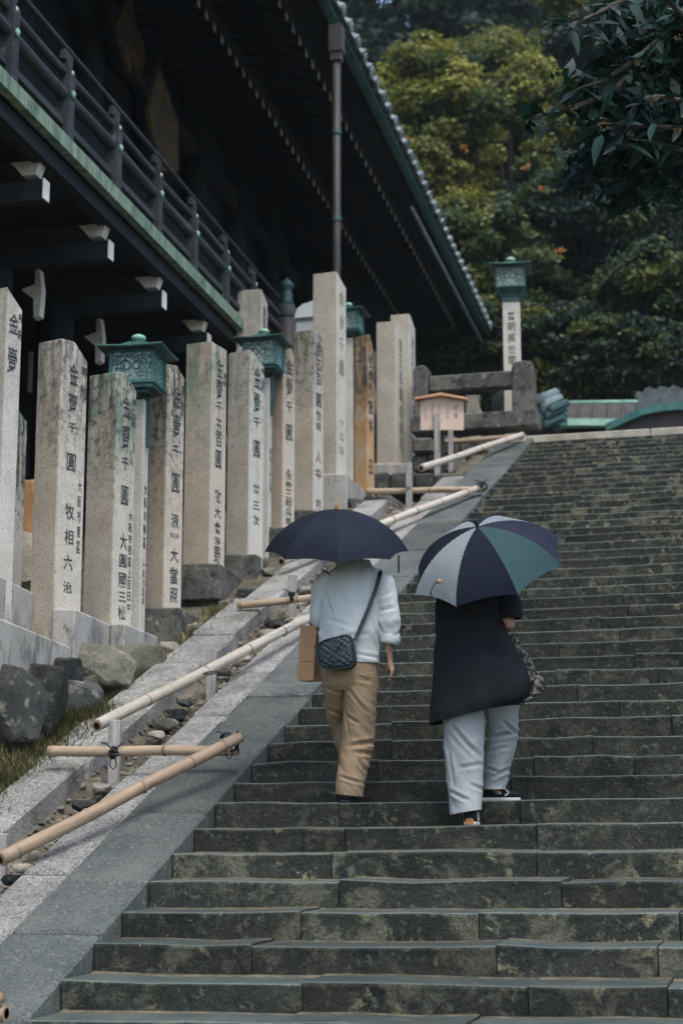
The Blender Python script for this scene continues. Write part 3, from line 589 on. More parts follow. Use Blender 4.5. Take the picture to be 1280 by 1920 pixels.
# ---------------------------------------------------------------- copper lanterns on stone posts
def curl(mb, c, xd, zd, nrm, r, a0, a1, w, mi=0, spiral=0.35):
    n = 7; pts = []
    for i in range(n+1):
        t = i/n; a = a0+(a1-a0)*t; rr = r*(1-spiral*t); pts.append(c+xd*(math.cos(a)*rr)+zd*(math.sin(a)*rr)+nrm*0.004)
    for i in range(n):
        p, q = pts[i], pts[i+1]; d = (q-p).normalized(); s = d.cross(nrm)*(w*0.5)
        h = nrm*0.004
        b = len(mb.v); mb.v += [tuple(v) for v in (p-s, p+s, q+s, q-s, p+h*1.0, q+h*1.0)]
        mb.f += [(b, b+4, b+5, b+3), (b+4, b+1, b+2, b+5)]; mb.m += [mi, mi]
def lantern(c, S, rot, label, pale=False, tapered=False, group='copper lanterns on posts', jewel='copperpale'):
    """c: middle of the lantern's floor; S: width of its box."""
    c = V(c); R = Matrix.Rotation(rot, 3, 'Z'); X = R @ V((1, 0, 0)); Y = R @ V((0, 1, 0)); Z = V((0, 0, 1))
    t = thing('copper_lantern', label, 'lantern', c, group)
    H = S*0.78; h = S/2
    fr = MB()
    for sx in (-1, 1):
        for sy in (-1, 1): fr.box(c+X*(sx*(h-.02*S))+Y*(sy*(h-.02*S))+Z*(H/2), (.07*S, .07*S, H), R)
    fr.box(c+Z*(0.03*S), (S*1.04, S*1.04, .06*S), R); fr.box(c+Z*(H-.03*S), (S*1.03, S*1.03, .07*S), R)
    fr.build('body_frame', M['copper'], t)
    for (n, xd) in ((Y*-1, X), (X, Y), (Y, X*-1), (X*-1, Y*-1)):
        pc = c+n*(h-.045*S)+Z*(H/2)
        pm = MB(); pm.add([pc-xd*(h*.9)-Z*(H*.42), pc+xd*(h*.9)-Z*(H*.42), pc+xd*(h*.9)+Z*(H*.42), pc-xd*(h*.9)+Z*(H*.42)], [(0, 1, 2, 3)])
        pm.add([pc-n*.006-xd*(h*.9)-Z*(H*.42), pc-n*.006+xd*(h*.9)-Z*(H*.42), pc-n*.006+xd*(h*.9)+Z*(H*.42), pc-n*.006-xd*(h*.9)+Z*(H*.42)], [(3, 2, 1, 0)])
        pane = pm.build('pane', M['lanternpaper' if pale else 'lanternglass'], t)
        fm = MB(); rnd = random.Random(3)
        for sx in (-1, 1):
            curl(fm, pc+n*.012+xd*(sx*.13*S), xd*sx, Z, n, .155*S, 0.4, 6.9, .04*S, spiral=.7)
        for i in range(9):
            for j in range(7):
                u = (i-4)/4.4; v = (j-3)/3.3
                if abs(u) < .42 and abs(v) < .42: continue
                sx = 1 if u > 0 else -1; sz = 1 if v > 0 else -1; a = rnd.uniform(0, 6.28)
                curl(fm, pc+n*.012+xd*(u*h*.86)+Z*(v*H*.40), xd*sx, Z*sz, n, .050*S*rnd.uniform(.85, 1.25), a, a+rnd.uniform(3.6, 5.2), .026*S)
        fm.build('filigree', M['copper'], pane)
    # roof: eaves that flare, dark underside, jewel
    e = S*0.74; rf = MB(); rings = [(e, H+.015*S, .035*S), (e*.80, H+.045*S, 0), (e*.42, H+.16*S, 0), (e*.20, H+.27*S, 0)]
    vs = []; 
    for (r, z, fl) in rings:
        for k in range(8):
            a = k % 2; q = [(-1, -1), (0, -1), (1, -1), (1, 0), (1, 1), (0, 1), (-1, 1), (-1, 0)][k]
            vs.append(c+X*(q[0]*r)+Y*(q[1]*r)+Z*(z+(fl if a == 0 else 0)))
    fs = []
    for i in range(3):
        for k in range(8): fs.append((i*8+k, i*8+(k+1) % 8, (i+1)*8+(k+1) % 8, (i+1)*8+k))
    rf.add(vs, fs); rf.add([v-Z*(.028*S) for v in vs[:8]]+vs[:8], [(k, (k+1) % 8, 8+(k+1) % 8, 8+k) for k in range(8)]); rf.add([v-Z*.028*S for v in vs[:8]], [tuple(range(8))[::-1]])
    rf.add(vs[24:], [tuple(range(8))])
    rb = MB()
    for k in range(8):
        a = vs[k]; b2 = vs[(k+1) % 8]; rb.tube([a, b2], .014*S, 5)
    for k in (0, 2, 4, 6): rb.tube([vs[k], vs[8+k], vs[16+k], vs[24+k]], .016*S, 5)
    roof = rf.build('roof', M['copperdark'], t); rb.build('eave_roll', M['copper'], roof)
    jw = MB(); jw.lathe([(.10*S, H+.25*S), (.11*S, H+.29*S), (.06*S, H+.30*S), (.10*S, H+.31*S), (.155*S, H+.34*S), (.17*S, H+.38*S), (.15*S, H+.42*S), (.09*S, H+.455*S), (.02*S, H+.475*S)], c, 14)
    jw.build('jewel_finial', M[jewel], t, True)
    if tapered:
        tb = MB(); lo = .62*h; z0 = -S*.50
        p = lambda r, z: [c+X*(-r)+Y*(-r)+Z*z, c+X*r+Y*(-r)+Z*z, c+X*r+Y*r+Z*z, c+X*(-r)+Y*r+Z*z]
        ring = p(h*.98, -.005)+p(h*.72, -.20*S)+p(lo, -.34*S)+p(lo, z0)
        tb.add(ring, [(4*i+k, 4*i+(k+1) % 4, 4*i+4+(k+1) % 4, 4*i+4+k) for i in range(3) for k in range(4)]+[(3, 2, 1, 0), (12, 13, 14, 15)])
        tb.build('flared_neck', M['copperdark'], t)
        br = MB()
        for sx in (-1, 1):
            for sy in (-1, 1): br.tube([c+X*(sx*h*.96)+Y*(sy*h*.96)-Z*.01, c+X*(sx*lo*1.1)+Y*(sy*lo*1.1)-Z*(.33*S)], .02*S, 5)
        br.build('neck_rib', M['copper'], t)
    else:
        tb = MB(); tb.box(c-Z*(.05*S), (S*.96, S*.96, .085*S), R); tb.box(c-Z*(.13*S), (S*.66, S*.66, .10*S), R)
        tb.build('floor_tray', M['copperdark'], t)
        br = MB()
        for k in range(4):
            d = R @ V((math.cos(k*1.571+.785), math.sin(k*1.571+.785), 0))
            br.tube([c+d*(.40*S)-Z*(.09*S), c+d*(.34*S)-Z*(.20*S), c+d*(.2*S)-Z*(.24*S), c+d*(.1*S)-Z*(.30*S)], .03*S, 6)
        br.build('scroll_bracket', M['copperdark'], t)
    return t
def post(p, w, z0, z1, rot, label, text=(), strap=True, col=(.2, 0, 0), dpx=None):
    R = Matrix.Rotation(rot, 3, 'Z'); mb = MB(); mb.box((p[0], p[1], (z0+z1)/2), (w, w, z1-z0), R)
    o = mb.build('lantern_post', M['pillarface']); o.color = (*col, 1); tag(o, label, 'lantern post'); fixn(o, .008)
    n = R @ V((1, 0, 0)) if dpx != 'front' else R @ V((0, -1, 0)); xd = R @ V((0, 1, 0)) if dpx != 'front' else R @ V((1, 0, 0))
    if text:
        t = MB()
        for (s, ya, yb, wf) in text:
            for i, ch in enumerate(s):
                st = (yb-ya)/len(s); q = V((p[0], p[1], 0))+n*(w/2)
                za = zat(q.x, q.y, ya+st*(i+.1)); zb = zat(q.x, q.y, ya+st*(i+.9)); write(t, ch, (q.x, q.y, (za+zb)/2), xd, w*wf, abs(za-zb), n)
        t.build('inscription', M['ink'], o)
    if strap:
        s = MB(); q = V((p[0], p[1], 0))+n*(w/2+.014)
        s.box((q.x, q.y, z1-.20), (.028, w*.42, .46), R); s.build('iron_strap', M['copperdark'], o)
    return o
def lantern_at(xpost, xl, xc, xr, yfloor, X, rot, label, plabel, **kw):
    c0 = onX(xpost, yfloor, X)
    dist = (c0-CP).dot(FW); S = (xc-xl)/FPX*dist/math.cos(YAW+math.atan((640-xl)/FPX)-rot*0.7)
    return c0, S
c1, S1 = lantern_at(258, 199, 279, 309, 728, -2.10, 0, '', '')
lantern(c1, 0.41, 0.10, 'nearest green copper lantern, above the green-stained pillar')
post((c1.x+.02, c1.y+.02), .14, c1.z-2.7, c1.z-.12, 0.05, 'slim stone post carrying the nearest lantern', [('大阪市南區', 905, 1030, .5), ('一北川正次', 1050, 1135, .5)])
c2, S2 = lantern_at(494, 444, 511, 527, 692, -2.08, 0, '', '')
lantern(c2, 0.385, 0.03, 'second green copper lantern with pale pane, in front of the balcony end', pale=True)
post((c2.x+.03, c2.y), .12, c2.z-2.9, c2.z-.12, 0.0, 'slim stone post carrying the second lantern', [('昭和三年五月', 840, 925, .6)])
c3, S3 = lantern_at(653, 618, 673, 686, 624, -2.3, 0, '', '')
lantern(c3, 0.36, 0.0, 'third copper lantern, half hidden by the tallest pillar', pale=True)
post((c3.x+.0, c3.y), .17, c3.z-3.0, c3.z-.10, 0.0, 'stone post carrying the third lantern beside the orange pillar', [('世話人', 760, 800, .4)])
# ---------------------------------------------------------------- temple hall: balcony, brackets, eaves
# building frame: a runs along the hall, b outwards (towards the stairs), heights are world Z
def hb(X0, a, z): return V((X0-BX*a, a, z))
AX = V((-BX, 1, 0)).normalized(); OX = V((1, BX, 0)).normalized(); RB = Matrix.Rotation(math.atan(BX), 3, 'Z')
hall = thing('temple_hall', 'old dark timber temple hall on stilts with balcony and deep tiled eaves', 'temple', (-4, 12, 4))
DK = -2.8; DZ = 7.33; A0, A1 = 2.0, 14.6
m = MB(); m.beam(hb(DK, A0, DZ-.075), hb(DK, A1, DZ-.075), .10, .15); m.build('deck_edge_board', M['verdigris'], hall)
for i in range(34):                                             # balcony floor boards
    b = MB(); x = DK-.13-i*.075-0.0
    if i % 2: continue
    b.beam(hb(x-.035, A0, DZ-.06), hb(x-.035, A1, DZ-.06), .142, .05); b.build('floor_board', M['darkwood'], hall)
m = MB(); m.beam(hb(DK-.16, A0, DZ-.24), hb(DK-.16, A1, DZ-.24), .16, .17); m.build('edge_beam', M['wood'], hall)
rail = [(.16, .05, 'rail'), (.47, .062, 'rail'), (.70, .042, 'rail')]
for (h, r, mt) in rail:
    m = MB(); pts = [hb(DK-.03, a, DZ+h+0.012*math.sin(a*1.85)) for a in np.linspace(A0, A1, 36)]
    if h == .16:
        m.beam(pts[0], pts[-1], .05, .07)
    else: m.tube(pts, r, 10)
    m.build('railing_bar', M[mt], hall, h != .16)
m = MB(); m.tube([hb(DK-.03, a, DZ+.965) for a in (A0, A1)], .028, 8); m.build('top_rail', M['rail'], hall, True)
pa = [onB(x, y, DK).y for x, y in ((20, 145), (122, 255), (215, 352), (295, 450), (362, 515))]
stp = (pa[-1]-pa[0])/4; posts = [pa[0]+stp*i for i in range(-1, 7)]
for a in posts:
    if a > A1-.2: continue
    m = MB(); m.box(hb(DK-.03, a, DZ+.36), (.14, .15, .74), RB); m.box(hb(DK-.03, a, DZ+.78), (.09, .09, .10), RB); m.box(hb(DK-.03, a, DZ+.87), (.05, .22, .10), RB)
    p = m.build('railing_post', M['rail'], hall)
    n = MB(); n.lathe([(.035, 0), (.04, .015), (.02, .03), (.005, .035)], hb(DK+.045, a, DZ+.47), 8, 0, OX); n.build('nail_cap', M['copperpale'], p)
    n = MB(); n.lathe([(.02, 0), (.025, .012), (.01, .02), (.004, .025)], hb(DK+.03, a, DZ+.70), 8, 0, OX); n.build('nail_cap', M['whitewash'], p)
# end post with the jewel-shaped finial
q = onB(537, 600, DK); m = MB(); m.lathe([(.16, -2.2), (.16, 0)], q, 14); ep = m.build('end_post', M['rust'], hall, True)
m = MB(); z = zat(q.x, q.y, 573)-q.z; m.lathe([(.13, 0), (.14, z*.3), (.13, z)], q, 14); m.build('post_collar', M['rail'], ep, True)
m = MB(); S = zat(q.x, q.y, 520)-zat(q.x, q.y, 573)
m.lathe([(.10, z), (.105, z+S*.15), (.085, z+S*.22), (.095, z+S*.40), (.08, z+S*.46), (.06, z+S*.52), (.105, z+S*.64), (.11, z+S*.72), (.08, z+S*.83), (.03, z+S*.92), (.01, z+S)], q, 14); m.build('finial', M['copperdark'], ep, True)
# below the deck: cross beams, stilts, brackets with white-painted ends
BK = DK-1.0
for (X0, xs) in ((-2.98, ((78, 317), (199, 432), (300, 541))), ):
    aa = [onB(x, y, X0).y for x, y in xs]; zz = [onB(x, y, X0).z for x, y in xs]; zm = sum(zz)/3; st = (aa[2]-aa[0])/2
    for i in range(-2, 5):
        a = aa[0]+st*i
        if a > A1-.5: continue
        wm = MB(); wm.box(hb(X0-.75, a, zm+.17), (1.5, .10, .13), RB)
        c = wm.build('cross_beam', M['wood'], hall)
        e = MB(); e.box(hb(X0+.003, a, zm+.17), (.012, .102, .132), RB); e.build('white_beam_end', M['whitewash'], c)
        am = MB()
        poly = [hb(X0+.03, a-.09, zm+.08), hb(X0-.02, a-.09, zm-.06), hb(X0-.16, a-.09, zm-.06), hb(X0-.25, a-.09, zm+.045), hb(X0-.29, a-.09, zm+.08)]
        am.prism(poly, V((0, 0, 0)), AX*.14); am.build('bracket_arm', M['whitewash'], hall)
        wm = MB(); wm.box(hb(X0-.95, a, zm-.20), (2.0, .14, .20), RB)
        c = wm.build('tie_beam', M['wood'], hall)
        e = MB(); e.box(hb(X0+.057, a, zm-.20), (.014, .142, .204), RB); e.build('white_beam_end', M['whitewash'], c)
        wm = MB(); wm.lathe([(.2, 1.0-zm), (.2, -.2)], hb(X0-1.3, a, zm), 12); wm.build('stilt_post', M['wood'], hall, True)
    m = MB(); m.beam(hb(X0-.12, A0, zm+.30), hb(X0-.12, A1, zm+.30), .12, .12); m.build('long_beam', M['wood'], hall)
X0 = -4.0
aa = [onB(x, y, X0) for x, y in ((72, 545), (186, 635))]
st = aa[1].y-aa[0].y; zm = (aa[0].z+aa[1].z)/2
for i in range(-1, 5):
    a = aa[0].y+st*i
    am = MB(); poly = [hb(X0, a-.10, zm+.22), hb(X0, a-.10, zm+.05), hb(X0-.16, a-.10, zm+.0), hb(X0-.01, a-.10, zm-.12), hb(X0-.0, a-.10, zm-.34), hb(X0+.07, a-.10, zm-.32), hb(X0+.085, a-.10, zm-.02), hb(X0+.05, a-.10, zm+.22)]
    am.prism(poly, V((0, 0, 0)), AX*.12); am.build('bracket_arm', M['whitewash'], hall)
    wm = MB(); wm.lathe([(.2, 1.0-zm), (.2, .3)], hb(X0-.65, a, zm), 12); wm.build('stilt_post', M['wood'], hall, True)
for (x, y, w, hh) in ((62, 700, .10, .55), (80, 622, .08, .35)):
    p = onB(x, y, -5.6); e = MB(); e.box(p, (.05, w*2, hh), RB); e.build('white_beam_end', M['whitewash'], hall)
for i in range(9):                                                # boarded wall behind the stilts
    m = MB(); z = 2.6+i*.62; m.beam(hb(-6.4, -4, z), hb(-6.4, 26, z), .08, .60); m.build('wall_board', M['darkwood'], hall)
for z, x0 in ((5.1, -5.2), (3.9, -5.2)):
    m = MB(); m.beam(hb(x0, -2, z), hb(x0, 16, z), .14, .26); m.build('tie_beam', M['wood'], hall)
m = MB(); m.box((-7.2, 11, 7.9), (4.8, 30, .12), RB); m.build('upper_floor', M['darkwood'], hall)
# hall wall above the balcony: posts, boards, lintel
for i in range(12):
    m = MB(); a = -2+i*2.5; m.lathe([(.22, 7.4), (.21, 13.5)], hb(-5.3, a, 0), 14); m.build('hall_post', M['darkwood'], hall, True)
for i in range(24):
    m = MB(); a = -2+i*1.25; m.box(hb(-5.55, a+.62, 10.4), (.10, 1.23, 6.2), RB); m.build('wall_panel', M['darkwood'], hall)
for z in (8.1, 10.3, 12.2):
    m = MB(); m.beam(hb(-5.28, -3, z), hb(-5.28, 27, z), .16, .28); m.build('lintel', M['darkwood'], hall)
# eaves
EX = -1.7; EZ = 12.10; E0, E1 = 1.0, 34.5; PIT = .42
def ev(u, a, dz=0.0): return hb(EX-u, a, EZ+PIT*u+dz)
m = MB()
for (u0, u1, d) in ((0.25, 7.5, -.10),): m.add([ev(u0, E0, d), ev(u0, E1, d), ev(u1, E1, d), ev(u1, E0, d), ev(u0, E0, d+.10), ev(u0, E1, d+.10), ev(u1, E1, d+.10), ev(u1, E0, d+.10)], [(0, 1, 2, 3), (7, 6, 5, 4), (0, 4, 5, 1), (1, 5, 6, 2), (2, 6, 7, 3), (3, 7, 4, 0)])
m.build('roof_boarding', M['darkwood'], hall)
m = MB(); m.beam(ev(.08, E0, -.03), ev(.08, E1, -.03), .12, .08); m.build('eave_fascia', M['copper'], hall)
m = MB(); m.add([ev(-.05, E0, .10), ev(-.05, E1, .10), ev(8.5, E1, .25), ev(8.5, E0, .25)], [(0, 1, 2, 3)]); m.add([ev(-.05, E0, .05), ev(-.05, E1, .05), ev(8.5, E1, .05), ev(8.5, E0, .05)], [(3, 2, 1, 0)]); m.build('tile_bed', M['tile'], hall)
tl = None; a = E0+.2; cnt = 0
tm = MB(); tm.lathe([(.105, 0), (.11, .01), (.09, .03), (.04, .035)], (0, 0, 0), 10, 0, (OX-V((0, 0, .25))).normalized()); te = tm.build('eave_tile', M['tilepale'], None); te.parent = hall
base = te.data
rows = MB()
first = True
while a < E1:
    p = ev(-.06, a, .15)
    if first: t = te; first = False
    else: t = te.copy(); COL.objects.link(t)
    t.parent = hall; t.matrix_parent_inverse = hall.matrix_basis.inverted(); t.matrix_basis = Matrix.Translation(p+V((0, 0, random.gauss(0, .012)))) @ Matrix.Scale(random.uniform(.75, 1.1), 4)
    rows.tube([ev(-.05, a, .14), ev(8.4, a, .3)], .13, 6)
    a += .50
o = rows.build('tile_rows', M['tile'], hall); o['kind'] = 'stuff'
def rafters(u0, u1, dz, step, w, h, name):
    m = MB(); a = E0+.1
    while a < E1:
        m.beam(ev(u0, a, dz), ev(u1, a, dz), w, h, mi=0)
        p = ev(u0, a, dz); m.box(p+OX*.006-V((0, 0, .003)), (.012, w+.006, h+.01), RB, 1); a += step
    o = m.build(name, [M['darkwood'], M['whitewash']], hall); o['kind'] = 'stuff'
rafters(.75, 2.6, -.25, .40, .10, .11, 'flying_rafters')
rafters(2.1, 7.0, -.42, .40, .11, .13, 'base_rafters')
m = MB(); m.beam(ev(.72, E0, -.14), ev(.72, E1, -.14), .10, .07); m.beam(ev(2.05, E0, -.28), ev(2.05, E1, -.28), .14, .12); m.build('eave_batten', M['darkwood'], hall)
g0 = onB(771, 390, EX-.15); g1 = onB(930, 694, EX-.15)
m = MB(); m.tube([(g0.x, g0.y, g0.z), (g1.x, g1.y, g1.z)], .04, 8); gut = m.build('rain_gutter', M['tile'], hall, True)
# drain pipe from the eave down to the ground
top = onB(631, 72, EX+.05); m = MB()
pts = [(top.x, top.y, top.z-.2), (top.x, top.y, SL*top.y+.2)]; m.tube(pts, .058, 12); dp = m.build('drain_pipe', M['rust'], hall, True)
m = MB(); m.box((top.x, top.y, top.z-.02), (.19, .19, .40)); m.box((top.x, top.y, top.z-.27), (.15, .15, .16)); m.build('rain_head', M['rust'], dp)
m = MB()
for yy in (248, 411): z = zat(top.x, top.y, yy); m.lathe([(.07, -.03), (.07, .03)], (top.x, top.y, z), 12)
m.build('pipe_clip', M['copperdark'], dp)
pl = onB(300, 232, -4.6); m = MB(); R2 = RB @ Matrix.Rotation(math.radians(0), 3, 'X')
hh = .8
poly = [pl+AX*(-.7)+V((0, 0, -.1)), pl+AX*(-.1)+V((0, 0, -hh)), pl+AX*.7+V((0, 0, -.5)), pl+AX*.65+V((0, 0, .25)), pl+AX*(-.3)+V((0, 0, hh))]
m.prism(poly, OX*0, OX*.08); vp = m.build('votive_board', M['plaque'], hall); fixn(vp, .01)
for (x, y, s) in ((235, 60, .5), (255, 105, .35)):
    q = onB(x, y, -4.8); m = MB(); m.prism([q+AX*(-s)+V((0, 0, -s*.2)), q+AX*.1*s+V((0, 0, -s*1.3)), q+AX*s*.8+V((0, 0, s*.3)), q+AX*s*.1+V((0, 0, s*1.2))], OX*0, OX*.06); m.build('votive_board', M['plaque'], hall)
# pale rounded cover behind the tallest pillar
q0 = onX(549, 640, -2.9); w = .72; z1 = zat(q0.x, q0.y+.1, 571); zr = zat(q0.x, q0.y+.1, 600)
m = MB(); prof = [(0, zr), (.03, zr+(z1-zr)*.55), (.12, zr+(z1-zr)*.85), (.26, z1), (.38, z1), (.46, zr+(z1-zr)*.6), (.48, zr)]
poly = [V((q0.x+.02+u, q0.y, z)) for u, z in prof]; m.prism(poly, V((0, 0, 0)), V((0, .8, 0)))
cv = thing('metal_tank', 'pale rounded metal cover showing between the finial and the tallest pillar', 'tank', (q0.x+.4, q0.y+.4, zr-1.2))
m.build('tank_lid', M['metalwhite'], cv); m = MB(); m.box((q0.x+.26, q0.y+.4, zr-.64), (.44, .74, 1.2)); m.build('tank_body', M['metalwhite'], cv)
m = MB(); m.box((q0.x+.26, q0.y+.4, zr-.02), (.48, .78, .035)); m.build('lid_rim', M['tile'], cv)

# ---------------------------------------------------------------- stone balustrade, retaining wall and notice board at the top of the stairs
FY = 17.2
fen = thing('stone_balustrade', 'mossy stone balustrade with a rounded end post at the top of the stairs', 'fence', (-1.2, FY, 6.3))
def fp(x, y, d=0.0): return onY(x, y, FY+d)
def post_block(x0, x1, yt, yb, w=.34, name='balustrade_post'):
    a = fp(x0, yb); b = fp(x1, yb); zt = zat(a.x, FY, yt); cx = (a.x+b.x)/2; r = (b.x-a.x)/2
    mb = MB(); z0 = a.z; mb.prism([V((cx-r, FY-w/2, z0)), V((cx+r, FY-w/2, z0)), V((cx+r, FY-w/2, zt-.10)), V((cx+r*.8, FY-w/2, zt-.02)), V((cx, FY-w/2, zt)), V((cx-r*.8, FY-w/2, zt-.02)), V((cx-r, FY-w/2, zt-.10))], V((0, 0, 0)), V((0, w, 0)))
    return fixn(mb.build(name, M['plinth'], fen), .025)
post_block(963, 1004, 682, 800); post_block(779, 806, 690, 800)
a = fp(806, 738); b = fp(963, 738); zt = zat(a.x, FY, 709)
mb = MB(); mb.box(((a.x+b.x)/2, FY, (a.z+zt)/2), (b.x-a.x-.01, .26, zt-a.z)); fixn(mb.build('top_beam', M['plinth'], fen), .02)
a = fp(779, 818); b = fp(1004, 818); zt = zat(a.x, FY, 788)
mb = MB(); mb.box(((a.x+b.x)/2+.02, FY-.03, (a.z+zt)/2), (b.x-a.x+.1, .46, zt-a.z)); fixn(mb.build('base_beam', M['plinth'], fen), .02)
for x0, flip in ((872, 1), (806, -1)):
    pts = [(0, 740), (28, 740), (24, 752), (26, 766), (36, 778), (44, 789), (0, 789)] if flip == 1 else [(0, 740), (14, 740), (18, 765), (10, 789), (0, 789)]
    mb = MB(); mb.prism([fp(x0+u, v, -.07) for u, v in pts], V((0, 0, 0)), V((0, .15, 0))); fixn(mb.build('carved_strut', M['tanrock'], fen), .015)
wallx = thing('retaining_wall', 'rough stone retaining wall below the balustrade and notice board', 'wall', (-1.6, 16.8, 5.2))
rows_ = [(818, 850, [(772, 812), (814, 858), (860, 905), (907, 985)]), (852, 885, [(772, 800), (802, 840), (842, 872), (874, 925)]), (887, 925, [(690, 728), (730, 776), (778, 815), (817, 880)]), (927, 958, [(680, 700), (702, 735)])]
for (ya, yb, bl) in rows_:
    for (xa, xb) in bl:
        YY = 16.6+random.uniform(-.05, .05)-(3.2 if ya > 900 else (1.6 if ya > 880 else 0)); p = [onY(xa, yb, YY), onY(xb, yb, YY)]; zt = zat(p[0].x, YY, ya)
        lo = [(p[0].x, YY, p[0].z), (p[1].x, YY, p[0].z), (p[1].x, YY+.8, p[0].z), (p[0].x, YY+.8, p[0].z)]; hi = [(x, y, zt) for (x, y, _) in lo]
        hexa('wall_stone', lo, hi, M[random.choice(('plinth', 'plinth', 'tanrock', 'rock'))], wallx, .04, .012)
bx = bpy.data.objects
sg = thing('notice_board', 'small pink wooden notice board with a gabled orange roof on two grey posts', 'sign', onY(832, 880, 15.6))
SY = 15.6
def sp(x, y, d=0): return onY(x, y, SY+d)
pl_ = [sp(788, 806), sp(868, 806), sp(868, 752), sp(828, 745), sp(788, 752)]
mb = MB(); mb.prism(pl_, V((0, 0, 0)), V((0, .04, 0))); bd = mb.build('board', M['signwood'], sg)
mb = MB(); mb.prism([sp(779, 752), sp(828, 744), sp(877, 752), sp(877, 748), sp(828, 739), sp(779, 748)], V((0, -.10, 0)), V((0, .12, 0))); fixn(mb.build('gable_roof', M['signroof'], sg), .004)
for (x, ya, yb, w, d) in ((820, 776, 894, 11, -.05), (845, 806, 886, 9, -.12)):
    p = sp(x, yb, d); z1 = zat(p.x, p.y, ya); mb = MB(); mb.box((p.x, p.y, (p.z+z1)/2), (w/FPX*23.6, .07, z1-p.z)); fixn(mb.build('sign_post', M['stake'], sg), .006)
mb = MB(); p = sp(828, 890, .1); z1 = zat(p.x, p.y, 807); mb.box((p.x+.02, p.y, (p.z+z1)/2), (.05, .05, z1-p.z)); mb.build('back_post', M['rust'], sg)
mb = MB()
for (s, x, ya, yb, w) in (('特禮', 854, 757, 786, .055), ('文化財保', 839, 756, 786, .035), ('境内火気', 823, 757, 775, .03), ('喫煙厳禁', 811, 757, 788, .03), ('東大寺', 797, 766, 788, .025)):
    for i, ch in enumerate(s):
        st = (yb-ya)/len(s); q = sp(x, ya+st*(i+.5), -.002); write(mb, ch, q, V((1, 0, 0)), w, st*.8/FPX*23.6, V((0, -1, 0)))
mb.build('notice_lettering', M['signink'], bd)
# the far lantern on its inscribed post, and its twin at the right of the stairs
FL = 17.9
pb = onY(962, 790, FL); zt = zat(pb.x, pb.y, 571); wl = 33/FPX*(pb-CP).dot(FW)
post((pb.x, pb.y), wl*.98, pb.z-.4, zt, 0.12, 'pale lantern post lettered in black beside the balustrade end post', [('普明照世間', 582, 686, .42)], strap=False, col=(.05, 0, 0), dpx='front')
S4 = wl*1.62
lantern((pb.x, pb.y, zt+.5*S4), S4, 0.12, 'far copper lantern on the tall lettered post at the top of the stairs', pale=True, tapered=True)
p2 = onY(1325, 790, 18.4); zt2 = zat(p2.x, p2.y, 700)
post((p2.x, p2.y), wl*.98, p2.z-.6, zt2, 0.1, 'pale lantern post at the right of the stair top, out of the picture', strap=False, col=(.05, 0, 0))
lantern((p2.x, p2.y, zt2+.5*S4), S4, 0.1, 'copper lantern whose roof corner just enters at the right edge', pale=True, tapered=True)
# the low copper-roofed building beyond the terrace
RY = 27.0
def rp(x, y, d=0): return onY(x, y, RY+d)
rb = thing('copper_roofed_gatehouse', 'low building with a tiled roof and curved green copper gable beyond the terrace', 'building', rp(1180, 815))
mb = MB(); a = rp(1050, 800); b = rp(1400, 800)
zt = rp(1060, 754).z; 
mb.add([rp(1052, 802), rp(1420, 802), rp(1420, 752, 2.2), rp(1060, 754, 2.2), rp(1060, 815, 4.4), rp(1420, 815, 4.4)], [(0, 1, 2, 3), (3, 2, 5, 4)])
mb.build('roof_slope', M['barkroof'], rb)
p0, p1 = rp(1060, 756, 2.1), rp(1420, 752, 2.1)
mb = MB(); mb.tube([p0, p1], .06, 8); mb.build('roof_ridge', M['copperpale'], rb, True)
for i in range(14):
    f = i/13; q0 = rp(1056, 800-3, 0).lerp(rp(1420, 797, 0), f); q1 = p0.lerp(p1, f); mb = MB(); mb.tube([q0, q1], .04, 6); mb.build('roll_tile', M['barkroof'], rb)
mb = MB(); mb.beam(rp(1052, 794, -.05), rp(1420, 794, -.05), .3, .15); mb.build('copper_eave', M['copperpale'], rb)
cur = [(1135, 797), (1155, 788), (1180, 776), (1205, 766), (1235, 760), (1265, 757), (1300, 757), (1330, 760), (1360, 768), (1395, 780)]
mb = MB()
lo = [rp(x, y+11, -.6) for x, y in cur]; up_ = [rp(x, y-3, -.6) for x, y in cur]; n = len(cur)
vs = lo+up_+[p+V((0, .5, 0)) for p in lo]+[p+V((0, .5, 0)) for p in up_]
fs = []
for i in range(n-1): fs += [(i, i+1, n+i+1, n+i), (n+i, n+i+1, 3*n+i+1, 3*n+i), (2*n+i+1, 2*n+i, 3*n+i, 3*n+i+1), (i+1, i, 2*n+i, 2*n+i+1)]
mb.add(vs, fs); mb.build('curved_bargeboard', M['copper'], rb)
mb = MB(); mb.prism([rp(x, y+11, -.4) for x, y in cur]+[rp(1395, 812, -.4), rp(1135, 812, -.4)], V((0, 0, 0)), V((0, .1, 0))); mb.build('gable_panel', M['rust'], rb)
mb = MB()
for i in range(24): x = 1195+i*5.0; mb.tube([rp(x, 748+6*math.sin(i*.9)-5*math.sin(max(0, min(1, (i/24)))*3.1), .3), rp(x+5, 736+6*math.sin(i*1.3)-5*math.sin(i/24*3.1), .3)], .10, 6)
o = mb.build('ridge_ornament', M['tile'], rb); o['kind'] = 'stuff'
mb = MB(); mb.beam(rp(1196, 757, .3), rp(1330, 750, .3), .4, .35); mb.build('ornament_base', M['tile'], rb)
